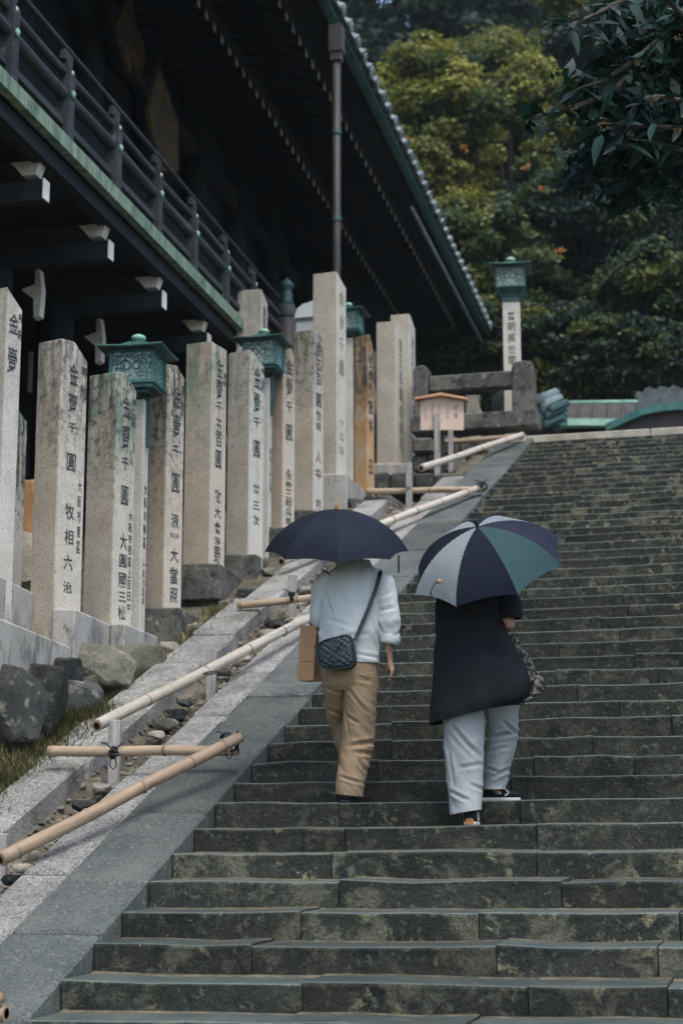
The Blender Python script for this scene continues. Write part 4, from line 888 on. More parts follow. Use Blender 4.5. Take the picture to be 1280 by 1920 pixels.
for (x, y, r) in ((1012, 748, .16), (1020, 758, .15), (1016, 770, .15), (1025, 780, .14), (1032, 768, .14), (1010, 785, .14), (1022, 795, .14)):
    q = rp(x, y, -1.5); mb = MB(); mb.tube([q, q+V((.28, .4, .22))], r*.62, 8); mb.lathe([(r*.65, 0), (r*.7, .03), (r*.3, .05)], q, 10, 0, V((-.3, -.9, .1)).normalized()); mb.build('ridge_end_tile', M['tilepale' if y < 760 else 'copperdark'], rb)
for i in range(5):
    q = rp(1050, 758+i*10, -.9); mb = MB(); mb.tube([q-V((.14, 0, 0)), q+V((.14, 0, 0))], .07, 8); mb.build('copper_roll', M['copper'], rb, True)
mb = MB(); q0 = rp(1040, 812); mb.box((q0.x+4, q0.y+3, q0.z-.6), (9, 5, 1.0)); mb.build('house_wall', M['darkwood'], rb)
# ---------------------------------------------------------------- bamboo rails on stakes
def bamboo(p, q, r, label, pale=False, joints=(.2, .45, .7), group='bamboo rails along the stairs', hollow=0):
    p = V(p); q = V(q); L = (q-p).length; d = (q-p)/L
    mb = MB(); ks = sorted([0, L]+[j*L for j in joints]); pts = []; rs = []
    for i in range(29):
        z = L*i/28; rr = r*(1.04-.10*i/28)*(1+random.gauss(0, .006)); pts.append((math.sin(i*.5)*.003, math.cos(i*.37)*.003, z)); rs.append(rr)
    mb.tube(pts, rs, 14)
    me_o = mb.build('bamboo_pole', M['bamboopale' if pale else 'bamboo'], None, True)
    me_o.data.polygons[-1].use_smooth = False; me_o.data.polygons[-2].use_smooth = False
    o = me_o; o.matrix_basis = Matrix.Translation(p) @ d.to_track_quat('Z', 'Y').to_matrix().to_4x4()
    tag(o, label, 'bamboo pole', group)
    for j in joints:
        n = MB(); n.lathe([(r*.98, -.012), (r*1.09, -.005), (r*1.02, 0), (r*1.09, .005), (r*.98, .012)], (0, 0, j*L), 14); local(n.build('bamboo_joint', M['bamboojoint'], o, True))
    for (z, s) in ((-.001, -1), (L+.001, 1)):
        n = MB(); n.lathe([(r*.97, 0), (r*.6, .0015*s)], (0, 0, z), 14); n.lathe([(r*.62, .002*s), (r*.01, .002*s)], (0, 0, z), 14, 1); local(n.build('cut_end', [M['bamboocut'], M['hole']], o))
    return o
def stake(x, yt, yb, w, h, label, group='stakes holding the bamboo rails', X=None):
    p = onS(x, yb, h) if X is None else onX(x, yb, X); zt = zat(p.x, p.y, yt); wd_ = w/FPX*(p-CP).dot(FW)
    mb = MB(); mb.box((p.x, p.y, (p.z-.2+zt)/2), (wd_, wd_*.8, zt-p.z+.2), Matrix.Rotation(.15, 3, 'Z')); o = mb.build('wooden_stake', M['stake']); fixn(o, .005, 1, .001); return tag(o, label, 'stake', group), p
def lash(c, ax, r, loops=True, w=.007):
    """black cord wound round a pole of radius r running along ax, with a knot, a loop and loose ends."""
    c = V(c); ax = V(ax).normalized(); a = ax.orthogonal().normalized(); b = ax.cross(a); mb = MB()
    for k in (-1, 0, 1):
        pts = [c+ax*(k*w*1.6+.01*math.sin(t*6.28/12))+(a*math.cos(t*6.28/12)+b*math.sin(t*6.28/12))*(r+w*.8) for t in range(12)]; mb.tube(pts, w, 5, closed=True)
    f = V((CP.x-c.x, CP.y-c.y, 0)).normalized(); s = V((-f.y, f.x, 0)); k0 = c+f*(r+.012)+V((0, 0, .01))
    for kk in range(4):
        o2 = k0+s*random.uniform(-.015, .015)+V((0, 0, random.uniform(-.015, .015))); mb.tube([o2+s*(.02*math.cos(t))+V((0, 0, .02*math.sin(t)))+f*.006*kk for t in np.linspace(0, 6, 8)], w, 5)
    mb.tube([k0, k0+s*.04+V((0, 0, .035)), k0+s*.06+V((0, 0, .06))+f*.01], w*.8, 5); mb.tube([k0, k0-s*.05+V((0, 0, .05)), k0-s*.085+V((0, 0, .055))], w*.8, 5)
    if loops: mb.tube([k0+V((0, 0, z))+s*x for x, z in ((0, -.01), (-.018, -.06), (-.022, -.10), (0, -.125), (.022, -.10), (.015, -.05), (0, -.01))], w*.7, 5)
    return mb
# nearest pair
E1_ = onS(446, 1407, .16); Y1 = E1_.y; G1 = onY(92, 1409, Y1)
h1 = bamboo(G1, E1_, .035, 'level bamboo pole nearest the camera, tied across the first whole stake', joints=(.02, .36, .62))
p0 = onS(2, 1612, .10); p1 = onY(450, 1381, Y1-.07); bamboo(p0, p1, .041, 'nearest sloping bamboo pole, its top resting on the level pole', joints=(.06, .33, .56, .77, .92))
st1, sp1 = stake(214, 1350, 1462, 21, -.12, 'short grey stake with a looped black cord, beside the pebble gutter')
mb = lash(onY(213, 1411, Y1-.01), E1_-G1, .035); tag(mb.build('cord_lashing', M['rope'], None, True), 'black cord tying the nearest level bamboo to its stake, with a hanging loop', 'cord', 'black cords on the bamboo')
mb = lash(onY(430, 1391, Y1-.05), p1-p0, .06); tag(mb.build('cord_lashing', M['rope'], None, True), 'black cord binding the crossing of the two nearest bamboo poles', 'cord', 'black cords on the bamboo')
stake(4, 1563, 1640, 18, -.10, 'stake cut off by the left edge beside the nearest sloping bamboo')
# corner piece at the bottom left
a = onS(12, 1900, .12); bamboo(a-V((.5, 0, 0)), a, .040, 'level bamboo end with open hollow in the bottom left corner', joints=(.5,))
b = onS(3, 1868, .2); bamboo(b-V((.35, .55, .2)), b, .032, 'tip of a sloping bamboo pole in the bottom left corner', joints=(.5,))
# second run
P0 = onS(182, 1361, .24); P1 = onS(700, 1098, .10); bamboo(P0, P1, .042, 'long bleached sloping bamboo pole passing behind the paper bag', True, joints=(.14, .32, .47, .60, .8, .93))
st2, q2 = stake(396, 1217, 1302, 17, -.12, 'stake standing in front of the long bleached bamboo, wire tied')
mb = MB(); qq = onS(398, 1262, .2); mb.tube([qq+V((.06*math.cos(t), .06*math.sin(t)-.02, .015*math.sin(t))) for t in np.linspace(0, 6.28, 10)], .005, 5); mb.tube([qq+V((.06, -.04, 0)), qq+V((.11, -.04, -.01)), qq+V((.16, -.02, -.012))], .006, 5); tag(mb.build('cord_lashing', M['rope'], None, True), 'thin dark wire round the stake and the long bleached bamboo', 'cord', 'black cords on the bamboo')
E2 = onS(700, 1108, .18); G2 = onY(446, 1136, E2.y); bamboo(G2, E2, .033, 'level bamboo pole whose right end is hidden by the striped shirt', joints=(.03, .45, .8))
stake(548, 1078, 1158, 16, -.12, 'pale stake with black cord just left of the striped shirt')
mb = lash(onY(548, 1119, E2.y-.02), E2-G2, .036, False); tag(mb.build('cord_lashing', M['rope'], None, True), 'black cord on the pale stake left of the striped shirt', 'cord', 'black cords on the bamboo')
# third run
T0 = onS(528, 1053, .16); T1 = onS(905, 911, .12); bamboo(T0, T1, .044, 'sloping bamboo pole with dark hollow end emerging from the navy umbrella', True, joints=(.1, .3, .5, .62, .75, .9))
E3 = onS(906, 917, .10); G3 = onY(686, 922, E3.y); bamboo(G3, E3, .040, 'level bamboo pole tied at the stake near the orange pillar', joints=(.05, .55, .8))
stake(767, 868, 958, 12, -.12, 'grey stake with black cord near the orange pillar')
mb = lash(onY(767, 920, E3.y-.02), E3-G3, .04, False, .009); tag(mb.build('cord_lashing', M['rope'], None, True), 'black cord on the stake near the orange pillar', 'cord', 'black cords on the bamboo')
mb = lash(onY(903, 912, E3.y-.03), T1-T0, .055, False, .009); tag(mb.build('cord_lashing', M['rope'], None, True), 'black cord at the crossing right above the striped umbrella', 'cord', 'black cords on the bamboo')
# fourth run
U0 = onS(789, 878, .25); U1 = onS(978, 815, .12); bamboo(U0, U1, .047, 'farthest sloping bamboo pole, in front of the notice board posts', True, joints=(.3, .55, .8))
E4 = onS(980, 818, .10); G4 = onY(833, 829, E4.y); bamboo(G4, E4, .042, 'farthest level bamboo pole below the balustrade', joints=(.3, .65))

# ---------------------------------------------------------------- trees
def leaf_cloud(name, centres, n, size, mats, parent, flat=0.5, seed=1, spread=None, droop=0.2, asp=.55):
    """many leaf-sized faces spread over clumps (x, y, z, rx, ry, rz)."""
    g = np.random.default_rng(seed); C = np.array(centres); vol = (C[:, 3]*C[:, 4]*C[:, 5])**(2/3); idx = g.choice(len(C), n, p=vol/vol.sum())
    d = g.normal(size=(n, 3)); d /= np.linalg.norm(d, axis=1)[:, None]; r = g.uniform(.25, 1.0, n)**.5*g.uniform(.7, 1.45, n)
    P = C[idx, :3]+d*C[idx, 3:6]*r[:, None]
    nrm = d*.5+g.normal(size=(n, 3))*.55; nrm[:, 2] += flat; nrm /= np.linalg.norm(nrm, axis=1)[:, None]
    t = np.cross(nrm, g.normal(size=(n, 3))); t /= np.linalg.norm(t, axis=1)[:, None]; b = np.cross(nrm, t)
    s = size*g.uniform(.6, 1.35, n)[:, None]
    vs = np.empty((n, 4, 3)); vs[:, 0] = P-t*s; vs[:, 1] = P+b*s*asp; vs[:, 2] = P+t*s-nrm*s*droop; vs[:, 3] = P-b*s*asp
    me = bpy.data.meshes.new(name); me.vertices.add(n*4); me.vertices.foreach_set('co', vs.reshape(-1)); me.loops.add(n*4); me.loops.foreach_set('vertex_index', np.arange(n*4))
    me.polygons.add(n); me.polygons.foreach_set('loop_start', np.arange(n)*4); me.polygons.foreach_set('loop_total', np.full(n, 4))
    for m in mats: me.materials.append(m)
    # one tone per clump mostly, with strays
    mi = (idx*7+(g.random(n) < .3)*g.integers(0, 9, n)) % len(mats); me.polygons.foreach_set('material_index', mi.astype(np.int32)); me.update(); me.validate()
    return link(name, me, parent)
def leafmat(name, c, trans=.35, rough=.55):
    m = bpy.data.materials.new(name); m.use_nodes = True; n = m.node_tree.nodes; l = m.node_tree.links; b = n['Principled BSDF']
    b.inputs['Base Color'].default_value = (*c, 1); b.inputs['Roughness'].default_value = rough; b.inputs['Specular IOR Level'].default_value = .3
    tr = n.new('ShaderNodeBsdfTranslucent'); tr.inputs['Color'].default_value = (min(1, c[0]*1.3), min(1, c[1]*1.35), c[2]*.8, 1); mx = n.new('ShaderNodeMixShader'); mx.inputs[0].default_value = trans
    l.new(b.outputs[0], mx.inputs[1]); l.new(tr.outputs[0], mx.inputs[2]); l.new(mx.outputs[0], n['Material Output'].inputs[0]); return m
LM = {k: leafmat('leaf_'+k, c) for k, c in dict(yellow=(.25, .245, .055), olive=(.14, .15, .04), green=(.060, .085, .032), deep=(.028, .050, .028), dark=(.014, .028, .022), darker=(.010, .019, .018), cedar=(.018, .036, .030), orange=(.32, .15, .03)).items()}
def tree(name, label, px_, Y, ztop_px, width_px, mats, n, size, kind='round', seed=1, group='trees on the hillside', zb=None, cat='tree'):
    rnd = random.Random(seed); T = onY(px_, ztop_px, Y); X = T.x; ztop = T.z; zg = hill(X, Y) if zb is None else zb; H = ztop-zg; R = width_px/2/FPX*(T-CP).dot(FW)
    t = thing(name, label, cat, (X, Y, zg), group)
    tb = MB(); lean = rnd.uniform(-.3, .3); tb.tube([(X, Y, zg-.5), (X+lean*.3, Y, zg+H*.3), (X+lean, Y+.2, zg+H*.65), (X+lean, Y, zg+H*.92)], [max(.16, H*.022), max(.13, H*.018), H*.011, .03], 9)
    cl = []
    if kind == 'cedar':
        for i in range(34):
            f = (i+.5)/34; z = zg+H*(.12+.87*f); rr = R*(1.02-f)*1.0+.25
            for k in range(3 if f < .8 else 1):
                a = rnd.uniform(0, 6.28); q = rnd.uniform(.35, .95); cl.append((X+math.cos(a)*rr*q, Y+math.sin(a)*rr*q, z-rr*q*.25, rr*.42+.25, rr*.42+.25, .32+rr*.10))
                if i % 3 == 0: tb.tube([(X+lean*f, Y, z), (X+math.cos(a)*rr*q, Y+math.sin(a)*rr*q, z-rr*q*.2)], [.05, .02], 5)
    else:
        zc = zg+H*.62; 
        for i in range(95):
            u = V((rnd.gauss(0, 1), rnd.gauss(0, 1), rnd.gauss(0, 1))).normalized(); q = rnd.uniform(.3, 1)**.55
            c = (X+u.x*R*q*.95, Y+u.y*R*q*.75, zc+u.z*H*.37*q); s = R*rnd.uniform(.13, .26); cl.append((*c, s, s, s*.62))
            if i % 5 == 0: tb.tube([(X+lean*.4, Y, zg+H*.35), (X+u.x*R*.4, Y+u.y*R*.4, zc+u.z*H*.12), c], [.10, .06, .02], 6)
    tb.build('trunk', M['bark'], t, True)
    leaf_cloud('crown', cl, n, size, [LM[m] for m in mats], t, seed=seed)
    return t
tree('maple_tree', 'yellow-green maple with sunlit top right of the roof edge', 790, 40, 70, 330, ('yellow', 'olive', 'green', 'yellow'), 80000, .105, seed=2)
tree('maple_tree', 'olive maple between the first maple and the dark overhanging branch', 960, 42, 110, 320, ('olive', 'green', 'yellow', 'olive'), 76000, .105, seed=3)
tree('maple_tree', 'lower green maple behind the far lantern', 905, 34, 345, 300, ('green', 'olive', 'deep', 'green'), 56000, .095, seed=4)
tree('maple_tree', 'tall yellowish maple reaching the top edge left of the branch', 1040, 50, -60, 260, ('olive', 'yellow', 'green'), 56000, .115, seed=5)
tree('cedar_tree', 'dark cedar behind the yellow-green maple', 800, 58, -240, 330, ('cedar', 'dark', 'deep'), 20000, .26, 'cedar', seed=6)
tree('cedar_tree', 'dark cedar in the gap between the maples at the top edge', 930, 62, -200, 320, ('cedar', 'dark', 'deep'), 20000, .26, 'cedar', seed=7)
tree('cedar_tree', 'dark cedar half hidden by the roof edge at the top', 680, 64, -160, 300, ('cedar', 'dark'), 14000, .26, 'cedar', seed=8)
tree('maple_tree', 'dull olive maple filling the gap behind the two front maples', 900, 47, 60, 420, ('olive', 'green', 'deep', 'olive'), 60000, .12, seed=21)
tree('cedar_tree', 'dark cedar closing the top edge between the roof and the branch', 860, 66, -330, 420, ('cedar', 'dark', 'deep', 'darker'), 30000, .24, 'cedar', seed=22)
tree('cedar_tree', 'tall dark cedar behind the yellowish maple at the top edge', 1040, 70, -380, 420, ('cedar', 'dark', 'deep', 'darker'), 34000, .24, 'cedar', seed=23)
tree('broadleaf_tree', 'dark evergreen filling the shade right of the far lantern', 1120, 36, 300, 400, ('dark', 'deep', 'green', 'dark'), 60000, .105, seed=9)
tree('broadleaf_tree', 'deep green evergreen at the right edge above the copper gable', 1290, 33, 430, 330, ('deep', 'dark', 'green', 'olive'), 46000, .095, seed=10)
tree('broadleaf_tree', 'dark evergreen behind the overhanging branch at the top right', 1220, 48, -80, 420, ('darker', 'dark', 'deep'), 48000, .14, seed=11)
tree('broadleaf_tree', 'small dark evergreen low behind the balustrade end post', 1040, 31, 560, 250, ('dark', 'deep', 'olive'), 34000, .08, seed=12)
tree('broadleaf_tree', 'green evergreen low above the curved copper roof', 1180, 31, 600, 260, ('deep', 'green', 'dark'), 34000, .08, seed=13)
tree('broadleaf_tree', 'dark evergreen seen between the roof edge and the far lantern', 860, 30.5, 560, 200, ('deep', 'dark', 'green'), 24000, .08, seed=15)
tree('broadleaf_tree', 'dark evergreen on the slope beyond the right edge', 1500, 40, 100, 480, ('dark', 'deep'), 12000, .22, seed=14)
wc = [(x, y, hill(x, y)+2.5+random.uniform(0, 4), 4, 3, 3.4) for x in range(-40, 40, 5) for y in (56, 66, 76)]
o = leaf_cloud('wood', wc, 40000, .34, [LM['dark'], LM['darker'], LM['cedar']], None, seed=20); tag(o, 'dark wood covering the hill behind the single trees', kind='stuff')
og = MB(); 
for (x, y, Y) in ((987, 312, 31), (1016, 350, 33), (767, 263, 38), (868, 276, 38), (1050, 470, 30)):
    for i in range(10):
        c = onY(x+random.gauss(0, 5), y+random.gauss(0, 3), Y); a = V((random.gauss(0, 1), random.gauss(0, 1), random.gauss(0, 1))).normalized()*.07; b = a.orthogonal().normalized()*.05; og.add([c-a, c-b, c+a, c+b], [(0, 1, 2, 3)])
tag(og.build('autumn_leaves', LM['orange']), 'few orange autumn leaves scattered among the green crowns', kind='stuff')

# ---------------------------------------------------------------- overhanging branch close to the viewer
NY = 0.6
ov = thing('overhanging_tree', 'dark evergreen with long glossy leaves and berry clusters overhanging at the top right', 'tree', (6.9, 1.5, .15))
def npt(x, y, d=0.0): return onY(x, y, NY+d)
bt = MB()
tb0 = [V((6.9, 1.5, -.1)), V((6.85, 1.5, 2.0)), V((6.4, 1.3, 3.6)), V((5.0, 1.1, 4.3)), npt(1400, 270, .5)]
bt.tube(tb0, [.17, .15, .12, .08, .04], 9); bt.build('trunk', M['bark'], ov, True)
branches = [[(1400, 210), (1340, 90), (1262, 45), (1215, 92), (1165, 130), (1120, 155), (1083, 166)], [(1400, 260), (1330, 20), (1220, -20), (1160, 5), (1130, 20), (1085, 40), (1062, 48)], [(1400, 300), (1330, 200), (1280, 190), (1230, 180), (1200, 190)], [(1400, 330), (1330, 250), (1280, 240), (1200, 236), (1130, 230)], [(1390, 120), (1290, 40), (1240, -10), (1210, -40)], [(1400, 350), (1300, 290), (1240, 270), (1180, 260)], [(1215, 92), (1150, 175), (1080, 200), (1030, 212), (985, 222)]]
ends = []
for bi, br in enumerate(branches):
    k = len(br); d0 = random.uniform(-.25, .25); pts = [npt(x, y, .6*(1-i/(k-1))+d0*(i/(k-1))) for i, (x, y) in enumerate(br)]
    b = MB(); b.tube(pts, [.028-.022*i/(k-1) for i in range(k)], 7); b.build('branch', M['bark'], ov, True)
    for i in range(1, k):
        for s in range(5): ends.append((pts[i-1].lerp(pts[i], random.random()), (pts[i]-pts[i-1]).normalized()))
    ends += [(pts[-1], (pts[-1]-pts[-2]).normalized())]*4
lv = []
for v in range(3):
    vs = []; fs = []; n = 6; curve = (.05, .12, .2)[v]
    for i in range(n+1):
        t = i/n; w = .19*math.sin(math.pi*min(1, t**.8*.97+.015))*(1-.25*t); z = -curve*t*t
        vs += [(-w, t, z+.045*abs(w)*4), (0, t, z), (w, t, z+.045*abs(w)*4)]
    for i in range(n): fs += [(i*3, i*3+1, i*3+4, i*3+3), (i*3+1, i*3+2, i*3+5, i*3+4)]
    me = bpy.data.meshes.new('leaf'); me.from_pydata(vs, [], fs); me.polygons.foreach_set('use_smooth', [True]*len(fs)); lv.append(me)
gl = [leafmat('glossy_leaf_'+str(i), c, .18, .48) for i, c in enumerate(((.010, .036, .026), (.015, .050, .036), (.007, .022, .019)))]
var = []
for me in lv:
    for g_ in gl: m2 = me.copy(); m2.materials.append(g_); var.append(m2)
def put_leaf(p, dr, s):
    o = bpy.data.objects.new('leaf', random.choice(var)); COL.objects.link(o); o.parent = ov; o.matrix_parent_inverse = ov.matrix_basis.inverted()
    y = V(dr).normalized(); u = V((random.gauss(0, .35), random.gauss(-.3, .35), 1)); x = y.cross(u).normalized(); z = x.cross(y)
    o.matrix_basis = Matrix.Translation(p) @ Matrix((x, y, z)).transposed().to_4x4() @ Matrix.Diagonal(V((s, s, s, 1)))
for i in range(235):
    p, d = random.choice(ends); dr = d*.5+V((random.gauss(0, .7), random.gauss(0, .5), random.gauss(-.25, .6))); put_leaf(p+V((random.gauss(0, .015), random.gauss(0, .03), random.gauss(0, .015))), dr, random.uniform(.12, .19))
for (x0, y0, x1, y1) in ((1128, 252, 1107, 302), (985, 222, 1013, 232), (975, 222, 1010, 178), (1025, 222, 1052, 188), (1035, 150, 1034, 132), (1250, 70, 1210, 105), (1170, 230, 1205, 232), (1240, 120, 1270, 105), (1225, 230, 1215, 262), (1190, 220, 1150, 232), (1114, 92, 1134, 75)):
    a = npt(x0, y0, -.05); b = npt(x1, y1, -.12); put_leaf(a, b-a, (b-a).length*1.0)
bm_ = MB()
for (x, y) in ((1020, 233), (1008, 225), (975, 225), (1075, 202), (1042, 165), (1130, 236), (1128, 228), (1195, 118), (1226, 190), (1232, 185), (1270, 245), (1180, 250), (1030, 180), (1065, 40), (1072, 30), (1268, 70)):
    c = npt(x, y, -.04)
    for i in range(16):
        q = c+V((random.gauss(0, .016), random.gauss(0, .012), random.gauss(0, .013))); r = random.uniform(.0035, .006)
        bm_.add([q+V(v)*r for v in ((1, 0, 0), (-1, 0, 0), (0, 1, 0), (0, -1, 0), (0, 0, 1), (0, 0, -1))], [(0, 2, 4), (2, 1, 4), (1, 3, 4), (3, 0, 4), (2, 0, 5), (1, 2, 5), (3, 1, 5), (0, 3, 5)])
bo = bm_.build('berry_clusters', smat('ochre_berries', (.09, .068, .025), (.15, .115, .045), 40, .6, 0), ov); bo['kind'] = 'stuff'
fc = []
for (x, y, sx, sy, d) in ((1180, 40, 60, 40, .7), (1250, 60, 60, 60, .6), (1150, 100, 50, 35, .6), (1240, 150, 60, 40, .7), (1110, 200, 55, 35, .5), (1200, 210, 70, 45, .6), (1270, 260, 50, 50, .6), (1080, 165, 35, 25, .4), (1200, 290, 60, 40, .9), (1130, 280, 50, 40, .9), (1260, 340, 50, 40, 1.0), (1090, 320, 40, 40, 1.1), (1180, 360, 60, 40, 1.2), (1330, 100, 70, 90, .8), (1340, 260, 70, 80, .8), (1400, 160, 70, 120, .8)):
    c = npt(x, y, d); k = 8.6/FPX; fc.append((c.x, c.y, c.z, sx*k, .25, sy*k))
o = leaf_cloud('foliage_mass', fc, 2600, .065, gl, ov, seed=31, asp=.36); o['kind'] = 'stuff'
# ---------------------------------------------------------------- two people with umbrellas
def cloth(name, c1, c2, scale=8, rough=.85, bump=.25, bscale=60, patches=(), grain=.12, gscale=300):
    return smat(name, c1, c2, scale, rough, bump, bscale, patches, grain, gscale, coord='O', tint=0, spec=.15, bdist=.004)
M['chino'] = cloth('tan_chino_cloth', (.25, .178, .108), (.31, .225, .14))
M['greypant'] = cloth('light_grey_trouser_cloth', (.27, .295, .30), (.34, .365, .365), gscale=220)
M['coat'] = cloth('black_coat_cloth', (.009, .0105, .0125), (.014, .016, .019))
M['skin'] = smat('skin', (.36, .20, .13), (.42, .25, .17), 9, .5, .1, 60, (), .04, 100, coord='O', tint=0)
M['hair'] = smat('black_hair', (.010, .009, .009), (.022, .019, .017), 30, .45, .5, 90, (), .3, 120, coord='O', stretch=(1, 1, .1), tint=0, spec=.4)
M['navy'] = cloth('navy_umbrella_cloth', (.008, .011, .020), (.012, .016, .028), 5, .75, .05)
M['navy2'] = cloth('purple_navy_umbrella_cloth', (.020, .023, .038), (.029, .032, .050), 5, .7, .05)
M['wood_l'] = smat('pale_turned_wood', (.42, .22, .09), (.50, .28, .13), 12, .45, .05, 40, (), .1, 80, coord='O', tint=0, spec=.4)
M['kraft'] = smat('kraft_paper', (.36, .215, .105), (.42, .26, .135), 7, .75, .3, 14, (), .08, 150, coord='O', tint=0, bdist=.01)
M['leather'] = smat('dark_teal_leather', (.006, .018, .025), (.010, .028, .037), 12, .38, .15, 120, (), .08, 200, coord='O', tint=0, spec=.5)
M['blackleather'] = smat('black_leather', (.010, .012, .016), (.018, .02, .024), 12, .4, .1, 80, (), .1, 200, coord='O', tint=0, spec=.5)
M['canvas'] = cloth('black_canvas', (.012, .015, .018), (.020, .023, .027))
M['rubber'] = smat('white_rubber', (.60, .59, .55), (.68, .67, .62), 14, .6, .05, 60, (), .06, 100, coord='O', tint=0)
M['sock'] = cloth('white_sock', (.62, .62, .55), (.72, .71, .64))
M['gum'] = smat('orange_heel_rubber', (.50, .22, .07), (.58, .28, .10), 14, .6, .05, 60, (), .06, 100, coord='O', tint=0)
M['steel'] = smat('grey_steel', (.25, .26, .27), (.32, .33, .34), 14, .35, 0, 60, (), .05, 100, coord='O', tint=0, metal=.8)
def stripes(name, ca, cb, freq, axis=0, duty=.5, cyoke=None, freq2=0, v0=1.0, soft=.12, rough=.8):
    m = bpy.data.materials.new(name); m.use_nodes = True; n = m.node_tree.nodes; l = m.node_tree.links; b = n['Principled BSDF']
    uv = n.new('ShaderNodeTexCoord'); sp = n.new('ShaderNodeSeparateXYZ'); l.new(uv.outputs['UV'], sp.inputs[0])
    def st(o, f):
        k = n.new('ShaderNodeMath'); k.operation = 'MULTIPLY'; l.new(o, k.inputs[0]); k.inputs[1].default_value = f
        q = n.new('ShaderNodeMath'); q.operation = 'PINGPONG'; l.new(k.outputs[0], q.inputs[0]); q.inputs[1].default_value = 1
        r = n.new('ShaderNodeMapRange'); r.interpolation_type = 'SMOOTHSTEP'; r.inputs['From Min'].default_value = duty-soft; r.inputs['From Max'].default_value = duty+soft; l.new(q.outputs[0], r.inputs['Value']); return r.outputs['Result']
    f = st(sp.outputs[axis], freq)
    if freq2:
        f2 = st(sp.outputs[1], freq2); g = n.new('ShaderNodeMath'); g.operation = 'GREATER_THAN'; l.new(sp.outputs[1], g.inputs[0]); g.inputs[1].default_value = v0
        mx = n.new('ShaderNodeMix'); l.new(g.outputs[0], mx.inputs['Factor']); l.new(f, mx.inputs[2]); l.new(f2, mx.inputs[3]); f = mx.outputs[0]
    mc = n.new('ShaderNodeMix'); mc.data_type = 'RGBA'; l.new(f, mc.inputs['Factor']); mc.inputs[6].default_value = (*ca, 1); mc.inputs[7].default_value = (*cb, 1)
    l.new(mc.outputs[2], b.inputs['Base Color']); b.inputs['Roughness'].default_value = rough; b.inputs['Specular IOR Level'].default_value = .15
    nz = n.new('ShaderNodeTexNoise'); nz.inputs['Scale'].default_value = 9; nz.inputs['Detail'].default_value = 5; l.new(uv.outputs['Object'], nz.inputs['Vector'])
    bp = n.new('ShaderNodeBump'); bp.inputs['Strength'].default_value = .5; bp.inputs['Distance'].default_value = .02; l.new(nz.outputs['Fac'], bp.inputs['Height']); l.new(bp.outputs[0], b.inputs['Normal'])
    return m
M['shirt'] = stripes('striped_shirt_cloth', (.60, .64, .63), (.45, .51, .53), 150, duty=.66, soft=.25, freq2=90, v0=.86)
M['sleeve'] = stripes('striped_sleeve_cloth', (.60, .64, .63), (.45, .51, .53), 68, duty=.66, soft=.25)
M['umbwhite'] = stripes('white_navy_striped_cloth', (.40, .44, .43), (.08, .105, .12), 84, duty=.5, soft=.2)
M['umbteal'] = stripes('teal_striped_cloth', (.050, .100, .103), (.034, .068, .074), 130, axis=1, duty=.5, soft=.3)

def folds(p, amp, fx=7.0, fz=5.0, seed=0.0):
    q = V((p.x*fx+seed, p.y*fx, p.z*fz)); r = .32-abs(noise.noise(q*1.25+V((4, 9, 2)))); return amp*(.8*noise.noise(q)+1.3*r+.55*(.3-abs(noise.noise(q*2.6))))
def loft(name, rings, mat, parent, n=28, amp=.006, sub=4, seed=0.0, fx=7.0, fz=5.0, sq=1.0, cap=(False, False), thick=.004, diag=0.0, creases=()):
    """rings: (centre, half-width vector, half-depth vector); smoothly interpolated, with cloth folds."""
    R = [(V(c), V(a), V(b)) for c, a, b in rings]; k = len(R); out = []
    def cr(a, b, c, d, t): return 0.5*((2*b)+(c-a)*t+(2*a-5*b+4*c-d)*t*t+(3*b-a-3*c+d)*t*t*t)
    for i in range(k-1):
        for s in range(sub):
            t = s/sub; q = [R[max(0, i-1)], R[i], R[i+1], R[min(k-1, i+2)]]; out.append(tuple(cr(q[0][j], q[1][j], q[2][j], q[3][j], t) for j in range(3)))
    out.append(R[-1]); vs = []; uv = []; fs = []; N = n+1
    for i, (c, a, b) in enumerate(out):
        for j in range(N):
            th = 2*math.pi*(j % n)/n; cx, sy = math.cos(th), math.sin(th)
            e = 2/(2+sq); cx2 = math.copysign(abs(cx)**(1/sq if sq != 1 else 1), cx); sy2 = math.copysign(abs(sy)**(1/sq if sq != 1 else 1), sy)
            d = a*cx2+b*sy2; p = c+d; f = 1+folds(p+V((0, 0, p.x*diag)), amp, fx, fz, seed)/max(.02, d.length); q_ = c+d*f; un = d.normalized() if d.length > 1e-5 else d
            for (ca, cb, wd, am0) in creases:
                ab = V((cb.x-ca.x, 0, cb.z-ca.z)); qq_ = V((q_.x-ca.x, 0, q_.z-ca.z)); tr_ = qq_.dot(ab)/ab.length_squared; tt = max(0, min(1, tr_)); e2 = (qq_-ab*tt).length/wd; am = am0*min(1, .25+3*min(tt, 1-tt))
                if e2 < 3.2 and un.y < .15: q_ = q_+un*am*(1.25*math.exp(-((e2-1.35)/.75)**2)*.5-math.exp(-e2*e2))
            vs.append(q_); uv.append((j/n, 1-i/(len(out)-1)))
    for i in range(len(out)-1):
        for j in range(n): fs.append((i*N+j, i*N+j+1, (i+1)*N+j+1, (i+1)*N+j))
    for w, i in ((cap[0], 0), (cap[1], len(out)-1)):
        if w: fs.append(tuple(i*N+j for j in range(n)))
    o = obj(name, vs, fs, mat, parent, True, None, uv)
    bm = bmesh.new(); bm.from_mesh(o.data); bmesh.ops.recalc_face_normals(bm, faces=bm.faces[:]); bm.to_mesh(o.data); bm.free()
    if not (cap[0] and cap[1]) and thick:
        md = o.modifiers.new('thickness', 'SOLIDIFY'); md.thickness = thick; md.offset = -1
    return o
def cr_(P, L, dy): return [(P(a, b, dy), P(c, d, dy), w, am) for a, b, c, d, w, am in L]
